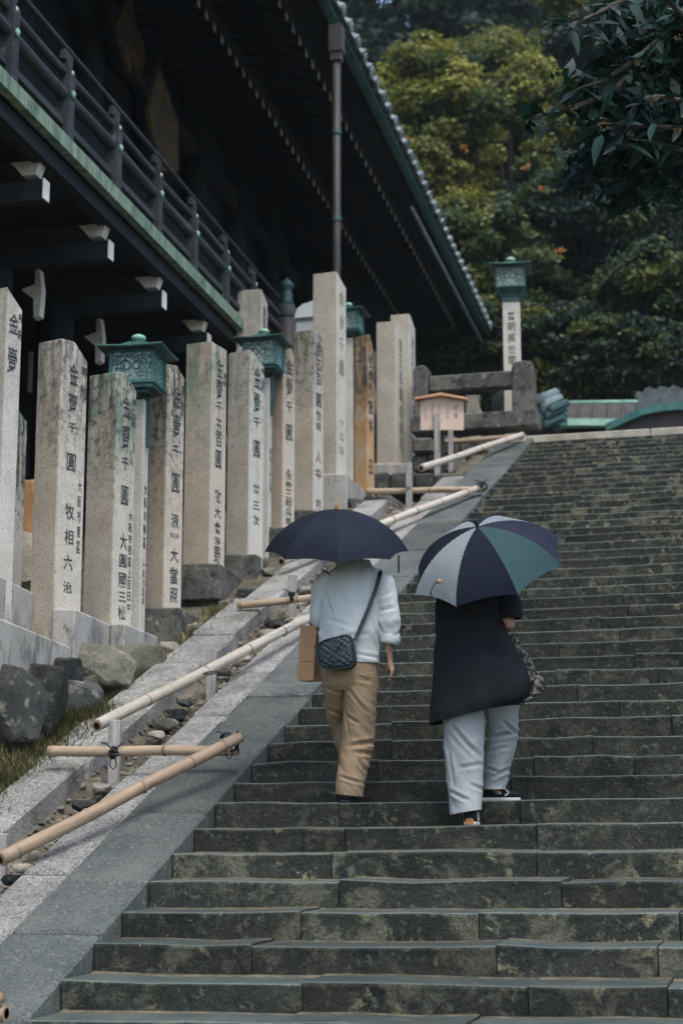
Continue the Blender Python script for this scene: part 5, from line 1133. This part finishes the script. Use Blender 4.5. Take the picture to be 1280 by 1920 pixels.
def ringer(Y0):
    dpx = (V((0, Y0, 1))-CP).dot(FW)
    def ring(y, xl, xr, ry, dy=0.0, yr=None, face=0.0):
        a = onY(xl, y, Y0+dy); b = onY(xr, yr if yr is not None else y, Y0+dy)
        return ((a+b)/2, (b-a)/2, V((math.sin(face)*ry, ry*math.cos(face), 0)))
    return ring
def tubering(p, q, r, s=None):     # a ring round a limb running p to q
    d = (V(q)-V(p)).normalized(); a = d.cross(V((0, 1, .1))).normalized(); return a*r, d.cross(a)*(s or r)
def limb(pts, rs):
    out = []
    for i, p in enumerate(pts):
        t = V(pts[min(i+1, len(pts)-1)])-V(pts[max(0, i-1)]); a, b = tubering((0, 0, 0), t, rs[i]); out.append((V(p), a, b))
    return out
def skinbody(name, nodes, edges, root, parent):
    """nodes: name -> (point, radius). One continuous skinned figure."""
    ks = list(nodes); ix = {k: i for i, k in enumerate(ks)}; me = bpy.data.meshes.new(name); me.from_pydata([tuple(nodes[k][0]) for k in ks], [(ix[a], ix[b]) for a, b in edges], []); o = bpy.data.objects.new(name, me); COL.objects.link(o)
    md = o.modifiers.new('skin', 'SKIN'); md.use_smooth_shade = True
    lay = me.skin_vertices[0].data if me.skin_vertices else None
    if lay is None:
        bm = bmesh.new(); bm.from_mesh(me); bm.verts.layers.skin.verify(); bm.to_mesh(me); bm.free(); lay = me.skin_vertices[0].data
    for k in ks: r = nodes[k][1]; lay[ix[k]].radius = r if isinstance(r, tuple) else (r, r); lay[ix[k]].use_root = (k == root)
    o.modifiers.new('sub', 'SUBSURF').levels = 1; o.modifiers['sub'].render_levels = 1
    dg = bpy.context.evaluated_depsgraph_get(); m2 = bpy.data.meshes.new_from_object(o.evaluated_get(dg)); bpy.data.objects.remove(o)
    m2.materials.clear(); m2.materials.append(M['skin']); m2.polygons.foreach_set('use_smooth', [True]*len(m2.polygons)); return link(name, m2, parent)
def hand(N, E, pre, wrist, palm_dir, side, curl_dir, s=1.0, curl=.5):
    """palm plus five fingers: side points from little finger to thumb, fingers bend towards curl_dir."""
    w = V(wrist); d = V(palm_dir).normalized(); sd = V(side).normalized(); cd = V(curl_dir).normalized()
    N[pre+'palm'] = (w+d*.055*s, (.032*s, .017*s)); E.append((pre+'wrist', pre+'palm'))
    for i, (off, L) in enumerate(((.030, .070), (.010, .078), (-.010, .072), (-.029, .056))):
        b = w+d*.085*s+sd*off*s; N[f'{pre}k{i}'] = (b, .0105*s); E.append((pre+'palm', f'{pre}k{i}'))
        p = b; dr = d
        for j in range(3):
            dr = (dr+cd*curl*(.5+.35*j)).normalized(); p = p+dr*(L*s*(.45, .32, .25)[j]); N[f'{pre}f{i}{j}'] = (p, (.0092, .0085, .0072)[j]*s); E.append((f'{pre}k{i}' if j == 0 else f'{pre}f{i}{j-1}', f'{pre}f{i}{j}'))
    b = w+d*.03*s+sd*.034*s+cd*.008; N[pre+'t0'] = (b, .013*s); N[pre+'t1'] = (b+(d*.6+sd*.6+cd*.4).normalized()*.036*s, .011*s); N[pre+'t2'] = (b+(d*.6+sd*.6+cd*.4).normalized()*.036*s+(d*.9+cd*.5).normalized()*.030*s, .009*s)
    E += [(pre+'palm', pre+'t0'), (pre+'t0', pre+'t1'), (pre+'t1', pre+'t2')]
def headnodes(N, E, neck, top, fwd):
    n = V(neck); t = V(top); f = V(fwd).normalized(); u = (t-n).normalized(); s = u.cross(f).normalized(); c = n.lerp(t, .55)+f*.012
    N['neck'] = (n, .052); N['jaw'] = (n.lerp(t, .33)+f*.025, (.062, .072)); N['skull'] = (c, (.076, .090)); N['crown'] = (n.lerp(t, .82)-f*.005, (.066, .078)); N['nose'] = (c+f*.098-u*.012, .013); N['chin'] = (n.lerp(t, .24)+f*.075, .024)
    N['ear1'] = (c+s*.080-u*.01, .014); N['ear2'] = (c-s*.080-u*.01, .014)
    E += [('neck', 'jaw'), ('jaw', 'skull'), ('skull', 'crown'), ('skull', 'nose'), ('jaw', 'chin'), ('skull', 'ear1'), ('skull', 'ear2')]
    return c, u, s, f
def face_parts(c, u, s, f, parent):
    mb = MB()
    for k in (-1, 1): mb.lathe([(.004, -.004), (.011, 0), (.011, .003), (.004, .007)], c+s*(k*.032)+f*.083+u*.008, 10, 0, f)
    mb.build('eyes', M['rubber'], parent, True)
    mb = MB()
    for k in (-1, 1): mb.lathe([(.006, 0), (.005, .002), (.001, .003)], c+s*(k*.032)+f*.090+u*.008, 8, 0, f)
    mb.tube([c+s*(x)+f*.086-u*(.062+.003*math.cos(x*60)) for x in (-.024, -.01, 0, .01, .024)], [.002, .005, .005, .005, .002], 6)
    for k in (-1, 1): mb.tube([c+s*(k*x)+f*.088+u*(.030+z) for x, z in ((.015, 0), (.032, .004), (.048, -.002))], [.002, .004, .002], 5)
    mb.build('features', M['hair'], parent, True)
def haircap(c, u, s, f, parent, low=-.07, r=(.088, .104, .105)):
    vs = []; fs = []; n = 26; k = 14
    for i in range(k+1):
        ph = i/k*2.05
        for j in range(n):
            th = 2*math.pi*j/n; front = math.cos(th); phm = ph*(1.0 if front < .2 else 1-.42*(front-.2)/.8)
            d = f*(math.sin(phm)*math.cos(th)*r[1])+s*(math.sin(phm)*math.sin(th)*r[0])+u*(math.cos(phm)*r[2]); d *= 1+.03*noise.noise(d*40)
            vs.append(c+u*.012-f*.006+d)
    for i in range(k):
        for j in range(n): fs.append((i*n+j, i*n+(j+1) % n, (i+1)*n+(j+1) % n, (i+1)*n+j))
    o = obj('hair', vs, fs, M['hair'], parent, True); md = o.modifiers.new('t', 'SOLIDIFY'); md.thickness = .012; return o

# ---- person in the striped shirt
YA = 2.45; rg = ringer(YA)
def PA(x, y, dy=0.0): return onY(x, y, YA+dy)
pA = thing('person', 'person seen from behind in striped shirt and tan trousers, climbing under a navy umbrella', 'person', PA(655, 1498, -.05), 'people climbing the stairs')
N = {}; E = []
N['pelvis'] = (PA(655, 1258), (.105, .085)); N['spine'] = (PA(657, 1190), (.10, .075)); N['chest'] = (PA(662, 1115), (.115, .085)); N['nbase'] = (PA(665, 1072, .0), (.06, .055))
E += [('pelvis', 'spine'), ('spine', 'chest'), ('chest', 'nbase'), ('nbase', 'neck')]
hd = headnodes(N, E, PA(666, 1050, .015), PA(667, 972, .04), V((0, 1, 0)))
N['rsh'] = (PA(706, 1096), .052); N['relb'] = (PA(725, 1168, -.02), .040); N['rwrist'] = (PA(731, 1234, .0), (.026, .02)); E += [('chest', 'rsh'), ('rsh', 'relb'), ('relb', 'rwrist')]
hand(N, E, 'r', N['rwrist'][0], PA(735, 1262)-PA(731, 1234), V((-.25, .9, 0)), V((-1, .1, .2)), .95, .42)
N['lsh'] = (PA(617, 1096), .052); N['lelb'] = (PA(601, 1165, .02), .040); N['lwrist'] = (PA(616, 1150, .22), (.026, .022)); E += [('chest', 'lsh'), ('lsh', 'lelb'), ('lelb', 'lwrist')]
hand(N, E, 'l', N['lwrist'][0], V((.35, .8, .25)), V((-.5, .1, 1)), V((1, .1, .0)), .95, .9)
N['rhip'] = (PA(680, 1278), .085); N['rknee'] = (PA(670, 1388, .02), .056); N['rank'] = (PA(654, 1478, -.03), .04); N['rtoe'] = (PA(654, 1493, .14), (.035, .025)); E += [('pelvis', 'rhip'), ('rhip', 'rknee'), ('rknee', 'rank'), ('rank', 'rtoe')]
N['lhip'] = (PA(632, 1278), .085); N['lknee'] = (PA(632, 1352, .27), .056); N['lank'] = (PA(650, 1432, .33), .04); N['ltoe'] = (PA(650, 1446, .50), (.035, .025)); E += [('pelvis', 'lhip'), ('lhip', 'lknee'), ('lknee', 'lank'), ('lank', 'ltoe')]
body = skinbody('body', N, E, 'pelvis', pA); haircap(*hd, pA); face_parts(*hd, pA)
loft('shirt', [rg(1050, 640, 692, .055, .0), rg(1062, 632, 698, .075), rg(1073, 614, 715, .09), rg(1088, 603, 727, .108), rg(1112, 599, 727, .122, -.005), rg(1145, 600, 722, .128, -.01), rg(1185, 598, 717, .130, -.01), rg(1218, 597, 712, .132, -.005), rg(1244, 597, 710, .130)], M['shirt'], pA, 80, .009, 10, 3.0, 7, 5, diag=.6, creases=cr_(PA, [(610, 1160, 660, 1175, .014, .010), (640, 1195, 690, 1188, .013, .009), (690, 1150, 712, 1215, .013, .010), (606, 1110, 625, 1160, .013, .010), (665, 1225, 705, 1232, .012, .008)], -.125))
rs = loft('sleeve', limb([PA(700, 1082), PA(716, 1098, -.01), PA(723, 1130, -.015), PA(729, 1165, -.02), PA(730, 1192, -.01), PA(730, 1203, -.01)], [.075, .080, .073, .070, .060, .058]), M['sleeve'], pA, 50, .010, 10, 9.0, 8, 9, creases=cr_(PA, [(704, 1146, 740, 1139, .012, .016), (704, 1160, 718, 1188, .011, .014), (712, 1120, 735, 1110, .012, .010)], -.07))
cuff = loft('rolled_cuff', limb([PA(730, 1188, -.01), PA(731, 1193, -.01), PA(731, 1203, -.01), PA(730, 1208, -.01)], [.056, .064, .062, .050]), M['sleeve'], pA, 24, .006, 3, 4.0, 16, 16)
loft('sleeve', limb([PA(624, 1082), PA(609, 1098), PA(601, 1130, .0), PA(599, 1158, .02), PA(602, 1170, .07)], [.072, .076, .068, .066, .058]), M['sleeve'], pA, 26, .012, 5, 15.0, 10, 9)
loft('rolled_cuff', limb([PA(599, 1166, .03), PA(602, 1170, .06), PA(605, 1169, .10)], [.066, .068, .056]), M['sleeve'], pA, 24, .006, 3, 6.0, 16, 16)
hem = loft('shirt_tail', limb([PA(613, 1174, -.02), PA(608, 1190, -.05), PA(609, 1206, -.04)], [.030, .040, .028]), M['sleeve'], pA, 16, .008, 4, 2.0, 18, 18)
crA = cr_(PA, [(652, 1266, 692, 1277, .016, .014), (648, 1284, 688, 1336, .013, .012), (648, 1341, 672, 1356, .012, .014), (655, 1399, 700, 1389, .017, .014), (668, 1411, 698, 1413, .015, .010), (673, 1427, 684, 1448, .012, .012), (640, 1300, 655, 1390, .012, .008), (636, 1455, 676, 1468, .012, .010)], -.085)
crD = cr_(PA, [(616, 1290, 650, 1300, .014, .012), (615, 1330, 650, 1345, .014, .016), (630, 1366, 655, 1360, .012, .016), (634, 1395, 655, 1388, .012, .012)], .05)
loft('trousers_seat', [rg(1234, 606, 708, .118), rg(1250, 604, 708, .124), rg(1268, 604, 708, .128), rg(1284, 606, 707, .122), rg(1296, 612, 704, .09)], M['chino'], pA, 34, .006, 4, 1.0, cap=(False, True))
loft('trouser_leg', [rg(1262, 650, 708, .110), rg(1290, 648, 707, .112), rg(1320, 646, 704, .106, .005), rg(1355, 643, 702, .10, .012), rg(1385, 641, 700, .098, .02), rg(1402, 640, 698, .098, .015), rg(1425, 637, 692, .094, .0), rg(1455, 632, 686, .090, -.02), rg(1478, 629, 681, .090, -.03), rg(1488, 628, 678, .090, -.03, 1494)], M['chino'], pA, 84, .008, 12, 5.0, 4, 8, diag=1.2, creases=crA)
loft('trouser_leg', [rg(1262, 605, 664, .110), rg(1292, 607, 660, .112, .03), rg(1325, 610, 656, .10, .12), rg(1350, 613, 656, .10, .20), rg(1366, 624, 658, .098, .24), rg(1395, 632, 664, .092, .27), rg(1425, 636, 668, .090, .30), rg(1440, 638, 670, .088, .31)], M['chino'], pA, 70, .009, 10, 8.0, 4, 9, diag=-1.2, creases=crD)
def shoe(name, heel, ang, L, parent, mats, boot=False):
    """heel: middle of the heel on the ground; ang: heading from +Y towards +X."""
    f = V((math.sin(ang), math.cos(ang), 0)); s = V((f.y, -f.x, 0)); u = V((0, 0, 1)); h = V(heel)
    st = [(0, .030, .045), (.10, .036, .075), (.28, .036, .085), (.42, .036, .075), (.58, .042, .055), (.78, .046, .045), (.93, .038, .036), (1.0, .016, .026)]
    so = [(0, .028), (.06, .036), (.28, .036), (.45, .034), (.62, .044), (.80, .048), (.93, .040), (1.0, .018)]
    poly = [h+f*(t*L)+s*w for t, w in so]+[h+f*(t*L)-s*w for t, w in so[::-1]]
    mb = MB(); mb.prism(poly, u*.0, u*.021); sole = fixn(mb.build('sole', mats[1], parent), .004)
    up = loft('shoe', [(h+f*(t*L)+u*(.018+hh*.5), s*w, u*hh*.5) for t, w, hh in st], mats[0], parent, 20, .001, 3, cap=(True, True), sq=1.3)
    return sole, up, f, s, u, h
kz = lambda k, x: k*RISE+TILT*x-.001
hp = PA(648, 1497, -.06); shoe('shoe', (hp.x, 2.36, kz(6, hp.x)), .0, .27, pA, (M['blackleather'], M['blackleather']))
hq = PA(652, 1450, .3); shoe('shoe', (hq.x, 2.72, kz(7, hq.x)), .0, .27, pA, (M['blackleather'], M['blackleather']))
# quilted bag with strap
bg_ = thing('shoulder_bag', 'dark teal quilted leather shoulder bag hanging behind the striped shirt', 'bag', PA(631, 1226, -.19))
C0 = PA(631, 1226, -.195); tl_ = math.radians(9); ax = V((math.cos(tl_), 0, math.sin(tl_))); az = V((-math.sin(tl_), 0, math.cos(tl_))); ay = V((0, 1, 0))
vs = []; fs = []; nu, nv = 96, 60
for i in range(nv+1):
    ph = -math.pi/2+math.pi*i/nv
    for j in range(nu):
        th = 2*math.pi*j/nu; cp = math.cos(ph); e = .52
        sg_ = lambda v, p: math.copysign(abs(v)**p, v)
        x = sg_(math.cos(th), e)*sg_(cp, .55)*.124; z = sg_(math.sin(th), e)*sg_(cp, .55)*.104; y = sg_(math.sin(ph), .7)*.052
        z *= 1+.18*(x/.124); g1_ = (x*.9+z)/.042; g2_ = (x*.9-z)/.042
        q = min(abs(g1_-round(g1_)), abs(g2_-round(g2_))); y *= 1-.13*max(0, 1-q/.2) if abs(y) > .02 else 1
        vs.append(C0+ax*x+az*z+ay*y)
for i in range(nv):
    for j in range(nu): fs.append((i*nu+j, i*nu+(j+1) % nu, (i+1)*nu+(j+1) % nu, (i+1)*nu+j))
obj('quilted_body', vs, fs, M['leather'], bg_, True)
mb = MB(); mb.tube([C0+ax*(.118*math.copysign(abs(math.cos(t))**.5, math.cos(t)))+az*((.098*(1+.16*math.cos(t)))*math.copysign(abs(math.sin(t))**.5, math.sin(t)))-ay*.034 for t in np.linspace(0, 6.283, 41)[:-1]], .005, 6, closed=True); mb.build('piping', M['blackleather'], bg_, True)
mb = MB(); pth = [PA(665, 1202, -.18), PA(676, 1176, -.165), PA(692, 1138, -.15), PA(703, 1108, -.138), PA(711, 1082, -.115), PA(713, 1071, -.06), PA(710, 1069, .02), PA(700, 1085, .10), PA(670, 1130, .145), PA(625, 1185, .145), PA(598, 1205, .10), PA(590, 1210, .0), PA(596, 1208, -.10), PA(604, 1206, -.17)]
for a, b in zip(pth[:-1], pth[1:]):
    d = (b-a); nn = V((0, -1, .25)) if a.y < YA+.05 else V((0, 1, .25)); w = d.cross(nn).normalized()*.0135; t = nn.normalized()*.003; mb.add([a-w, a+w, b+w*1.0, b-w*1.0, a-w+t, a+w+t, b+w+t, b-w+t], [(0, 1, 2, 3), (7, 6, 5, 4), (0, 4, 5, 1), (1, 5, 6, 2), (2, 6, 7, 3), (3, 7, 4, 0)])
mb.build('strap', M['blackleather'], bg_)
mb = MB(); mb.tube([PA(667, 1199, -.185)+V((.012*math.cos(t), 0, .012*math.sin(t))) for t in np.linspace(0, 6.28, 11)[:-1]], .0025, 6, closed=True); mb.lathe([(.006, 0), (.008, .003), (.004, .005)], PA(622, 1199, -.225), 10, 0, V((0, -1, .3)).normalized()); mb.build('ring', M['steel'], bg_, True)
# kraft paper bag
kb = thing('paper_bag', 'brown kraft paper bag carried at the left side of the striped shirt', 'bag', PA(578, 1272, .12))
A = PA(557, 1271, .03); B = PA(587, 1275, .0); C_ = PA(607, 1281, .13); Hk = zat(B.x, B.y, 1172)-B.z
A.z = B.z; C_.z = B.z; D = A+(C_-B); vs = []
lev = [(0, 0), (.30, .002), (.325, -.003), (.35, .001), (.7, .003), (1.0, 0)]
for (t, o_) in lev:
    for i, p in enumerate((A, B, C_, D)): vs.append(p+V((.020*t+(0, .004, -.03, -.01)[i]*t, (-.5, -1, .2, .6)[i]*o_*2, Hk*t+random.uniform(-.002, .002))))
fs = [(3, 2, 1, 0)]
for i in range(len(lev)-1):
    for j in range(4): fs.append((i*4+j, i*4+(j+1) % 4, (i+1)*4+(j+1) % 4, (i+1)*4+j))
obj('paper_body', vs, fs, M['kraft'], kb)
mb = MB(); q = (A+B+C_+D)/4; mb.tube([q+V((.0, 0, Hk*.9)), q+V((.01, .03, Hk*1.02)), q+V((.03, .05, Hk*1.05)), q+V((.05, .05, Hk*1.0)), q+V((.05, .03, Hk*.9))], .004, 6); mb.build('handle', M['kraft'], kb, True)

def umbrella(label, ctr, axis, R, H, n, phase, mats, group, ferr, shaft=.62, plabels=None, a=1.12, ref=None):
    ctr = V(ctr); z = V(axis).normalized(); x = (V(ref or RT)-z*V(ref or RT).dot(z)).normalized(); y = z.cross(x); top = ctr+z*H
    t = thing('umbrella', label, 'umbrella', top, group)
    nu, nv = 8, 10
    for k in range(n):
        vs = []; uv = []; fs = []
        for i in range(nv+1):
            for j in range(nu+1):
                u = j/nu; tt = i/nv*(1-.028*math.sin(math.pi*u)*(i/nv)); th = phase+2*math.pi*(k+u)/n
                r = R*math.sin(a*tt)/math.sin(a); hh = -H*(1-math.cos(a*tt))/(1-math.cos(a)); cor = math.cos(math.pi/n)/math.cos(2*math.pi/n*(u-.5)); r *= 1-(1-cor)*min(1, tt*1.2)-.02*math.sin(math.pi*u)*tt*(1-tt*.4)
                vs.append(top+x*(r*math.cos(th))+y*(r*math.sin(th))+z*hh); w = (u-.5)*tt*.765*R/.45; uv.append((.5+w, tt))
        for i in range(nv):
            for j in range(nu): fs.append((i*(nu+1)+j, (i+1)*(nu+1)+j, (i+1)*(nu+1)+j+1, i*(nu+1)+j+1))
        p = obj('canopy_panel', vs, fs, mats[k % len(mats)], t, True, None, uv)
        if plabels and plabels[k % len(plabels)]: p['label'] = plabels[k % len(plabels)]
        rb = MB(); th = phase+2*math.pi*k/n
        rb.tube([top+x*(R*math.sin(a*q)/math.sin(a)*math.cos(th)*.992)+y*(R*math.sin(a*q)/math.sin(a)*math.sin(th)*.992)+z*(-H*(1-math.cos(a*q))/(1-math.cos(a))-.004) for q in np.linspace(.02, 1.012, 9)], .0022, 5); rb.build('rib', M['steel'], t, True)
    s = MB(); s.tube([top, ctr-z*(shaft-H)], .0055, 8); s.build('shaft', M['steel'], t, True)
    f = MB(); f.lathe([(.011, -.01), (.012, .02), (.009, .045), (.006, .05)], top, 12, 0, z); f.build('ferrule', ferr, t, True)
    e = ctr-z*(shaft-H); h = MB(); h.tube([e+z*.09, e, e-z*.04, e-z*.065+x*.015, e-z*.07+x*.04, e-z*.05+x*.06], .010, 8); h.build('handle', ferr, t, True)
    return t, top, x, y, z
wv = ray(631, 1034).normalized(); ang = math.radians(7.5); Yu = YA-.02
u1, top1, *_ = umbrella('navy umbrella with a pale wooden tip, held over the person in the striped shirt', onY(631, 1034, Yu), (UP+RT*.0)*math.cos(ang)-wv*math.sin(ang), .465, .272, 8, .02, [M['navy']], 'open umbrellas', M['wood_l'], .80)
mb = MB(); q = onY(747, 1041, Yu-.02); mb.beam(q, q-V((0, 0, .115)), .012, .003, V((0, 1, 0))); mb.build('tie_strap', M['blackleather'], u1)

# ---- person in the long black coat
YB = 2.12; rh = ringer(YB)
def PB(x, y, dy=0.0): return onY(x, y, YB+dy)
pB = thing('person', 'person in long black coat, light grey trousers and sneakers, climbing under a striped umbrella', 'person', PB(880, 1547, -.1), 'people climbing the stairs')
N = {}; E = []
N['pelvis'] = (PB(890, 1290), (.10, .085)); N['spine'] = (PB(890, 1220), (.095, .075)); N['chest'] = (PB(893, 1140), (.115, .085)); N['nbase'] = (PB(895, 1098, .02), (.055, .05))
E += [('pelvis', 'spine'), ('spine', 'chest'), ('chest', 'nbase'), ('nbase', 'neck')]
hd = headnodes(N, E, PB(895, 1078, .03), PB(897, 1005, .06), V((-.1, 1, -.05)))
N['rsh'] = (PB(937, 1120), .050); N['relb'] = (PB(957, 1172, -.035), .037); N['rfore'] = (PB(950, 1178, .09), .031); N['rwrist'] = (PB(945, 1172, .19), (.024, .02)); E += [('chest', 'rsh'), ('rsh', 'relb'), ('relb', 'rfore'), ('rfore', 'rwrist')]
hand(N, E, 'r', N['rwrist'][0], V((-.15, .85, .2)), V((.2, .0, 1)), V((-1, .2, .0)), .9, .9)
N['lsh'] = (PB(848, 1122), .050); N['lelb'] = (PB(838, 1195, .03), .037); N['lwrist'] = (PB(866, 1190, .22), (.025, .02)); E += [('chest', 'lsh'), ('lsh', 'lelb'), ('lelb', 'lwrist')]
hand(N, E, 'l', N['lwrist'][0], V((.6, .7, .1)), V((0, .2, 1)), V((.6, -.6, 0)), .9, .5)
N['lhip'] = (PB(868, 1312), .08); N['lknee'] = (PB(872, 1415, .01), .054); N['lank'] = (PB(875, 1522, -.06), .038); N['ltoe'] = (PB(875, 1540, .10), (.03, .02)); E += [('pelvis', 'lhip'), ('lhip', 'lknee'), ('lknee', 'lank'), ('lank', 'ltoe')]
N['rhip'] = (PB(928, 1300), .066); N['rknee'] = (PB(943, 1380, .22), .048); N['rank'] = (PB(920, 1468, .26), .038); N['rtoe'] = (PB(936, 1492, .33), (.02, .012)); E += [('pelvis', 'rhip'), ('rhip', 'rknee'), ('rknee', 'rank'), ('rank', 'rtoe')]
skinbody('body', N, E, 'pelvis', pB); haircap(*hd, pB, r=(.092, .108, .108)); face_parts(*hd, pB)
loft('coat', [rh(1080, 872, 918, .055, .02), rh(1092, 852, 940, .085, .01), rh(1106, 838, 952, .105), rh(1130, 829, 952, .120), rh(1160, 823, 944, .128), rh(1195, 818, 955, .140), rh(1230, 813, 974, .150, .0), rh(1262, 810, 988, .160, .0, 1258), rh(1300, 807, 995, .170, .0, 1282), rh(1335, 805, 988, .172, .0, 1306), rh(1360, 805, 965, .165, .0, 1322)], M['coat'], pB, 64, .014, 6, 2.0, 8, 2.2)
loft('sleeve', limb([PB(930, 1102), PB(945, 1115, -.01), PB(956, 1135, -.03), PB(960, 1152, -.04), PB(960, 1160, -.04)], [.068, .072, .066, .062, .056]), M['coat'], pB, 24, .008, 4, 3.0, 9, 9)
loft('sleeve', limb([PB(858, 1102), PB(842, 1118), PB(834, 1160, .01), PB(836, 1192, .03), PB(850, 1194, .12)], [.066, .070, .060, .055, .046]), M['coat'], pB, 24, .008, 4, 5.0, 9, 9)
scm = smat('leopard_print_scarf', (.11, .10, .075), (.18, .16, .12), 14, .85, .3, 60, (((.012, .014, .016), 42, .44, .50, 1.0, 1.0), ((.24, .23, .18), 60, .62, .66, .9, 1.0)), .1, 200, coord='O', tint=0)
crB = cr_(PB, [(846, 1360, 896, 1418, .015, .016), (838, 1400, 850, 1470, .013, .009), (844, 1484, 880, 1501, .013, .015), (860, 1440, 902, 1432, .014, .010), (880, 1470, 903, 1480, .012, .012)], -.095)
crC = cr_(PB, [(918, 1383, 962, 1375, .014, .020), (944, 1352, 968, 1376, .013, .015), (922, 1457, 955, 1438, .012, .018), (912, 1410, 950, 1400, .013, .010), (908, 1440, 935, 1448, .012, .012)], .12)
loft('scarf', [(PB(x, y, .02), V((w/300, 0, w/900)), V((0, .035, 0))) for x, y, w in ((954, 1188, 6), (966, 1205, 8), (980, 1232, 9), (994, 1262, 11), (1004, 1284, 15), (998, 1302, 19), (988, 1314, 18), (978, 1318, 8))], scm, pB, 20, .012, 5, 7.0, 20, 20)
loft('trouser_leg', [rh(1300, 828, 908, .11), rh(1340, 829, 907, .108), rh(1380, 831, 906, .106), rh(1420, 833, 905, .102), rh(1460, 837, 905, .100, -.01), rh(1495, 840, 904, .100, -.04), rh(1520, 843, 902, .10, -.06, 1512), rh(1528, 844, 902, .10, -.065, 1518)], M['greypant'], pB, 84, .009, 12, 4.0, 4, 6, diag=1.1, creases=crB)
loft('trouser_leg', [rh(1300, 890, 976, .11), rh(1330, 905, 972, .106, .08), rh(1360, 914, 970, .10, .16), rh(1385, 914, 969, .10, .21), rh(1410, 910, 964, .098, .23), rh(1440, 906, 956, .094, .24), rh(1470, 903, 948, .09, .26), rh(1480, 903, 947, .09, .26)], M['greypant'], pB, 80, .009, 12, 11.0, 4, 8, diag=-1.3, creases=crC)
def sneaker(heel, ang, L, patch):
    sole, up, f, s, u, h = shoe('sneaker', heel, ang, L, pB, (M['canvas'], M['rubber']))
    mb = MB(); mb.lathe([(.034, .075), (.037, .09), (.035, .115), (.03, .13)], h+f*(.2*L), 16); mb.build('sock', M['sock'], pB, True)
    mb = MB()
    for sd in (-1, 1):
        o = h+f*(.47*L)+u*.050+s*(sd*.0385); pts = []
        for i in range(10): r = .013 if i % 2 == 0 else .0055; t = math.pi/2+i*math.pi/5; pts.append(o+f*(r*math.cos(t))+u*(r*math.sin(t)))
        mb.prism(pts, s*0, s*(sd*.003))
        for (p, q) in (((.60, .072), (.68, .050)), ((.68, .050), (.585, .030))): mb.beam(h+f*(p[0]*L)+u*p[1]+s*(sd*.041), h+f*(q[0]*L)+u*q[1]+s*(sd*.043), .006, .010, s)
    mb.build('star_chevron', M['rubber'], up)
    if patch:
        mb = MB(); mb.prism([h-f*.006+s*x+u*z for x, z in ((-.026, .004), (.026, .004), (.023, .034), (.012, .042), (-.012, .042), (-.023, .034))], f*0, f*.012); mb.build('heel_patch', M['gum'], sole)
hp = PB(880, 1546, -.1); sneaker((hp.x, 2.02, kz(5, hp.x)), -.12, .255, True)
hp = PB(913, 1493, .28); sneaker((hp.x-.055, 2.40, kz(6, hp.x)), 1.12, .265, False)
Yv_ = YB+.0; wv = ray(914, 1062).normalized(); ang = math.radians(23); im = (RT*-.255+UP*.967)
P2L = ['white and navy striped panel', 'plain navy panel', 'teal striped panel', 'purple navy panel']
st_m = [M['umbwhite'], M['navy'], M['umbteal'], M['navy2'], M['umbwhite'], M['navy'], M['umbwhite'], M['navy']]
st_l = ['white and navy striped panel', 'plain navy panel', 'teal striped panel', 'purple navy panel', None, None, None, None]
u2, top2, ux, uy, uz = umbrella('umbrella with alternating navy and striped panels, tilted back over the black coat', onY(914, 1062, Yv_), im*math.cos(ang)-wv*math.sin(ang), .485, .275, 8, math.radians(197), st_m, 'open umbrellas', M['blackleather'], .80, st_l)
q = onY(823, 1090, Yv_-.36); mb = MB(); mb.lathe([(.012, 0), (.015, .004), (.010, .008), (.003, .009)], q, 14, 0, -wv); mb.build('button', M['wood_l'], u2, True)
mb = MB(); mb.tube([q+V((-.005, -.01, 0)), q+V((-.03, -.015, -.025)), q+V((-.05, -.01, -.06)), q+V((-.06, -.005, -.10)), q+V((-.048, -.005, -.115)), q+V((-.042, -.005, -.09)), q+V((-.05, -.01, -.06))], .0035, 6); mb.build('tie_loop', M['rope'], u2, True)
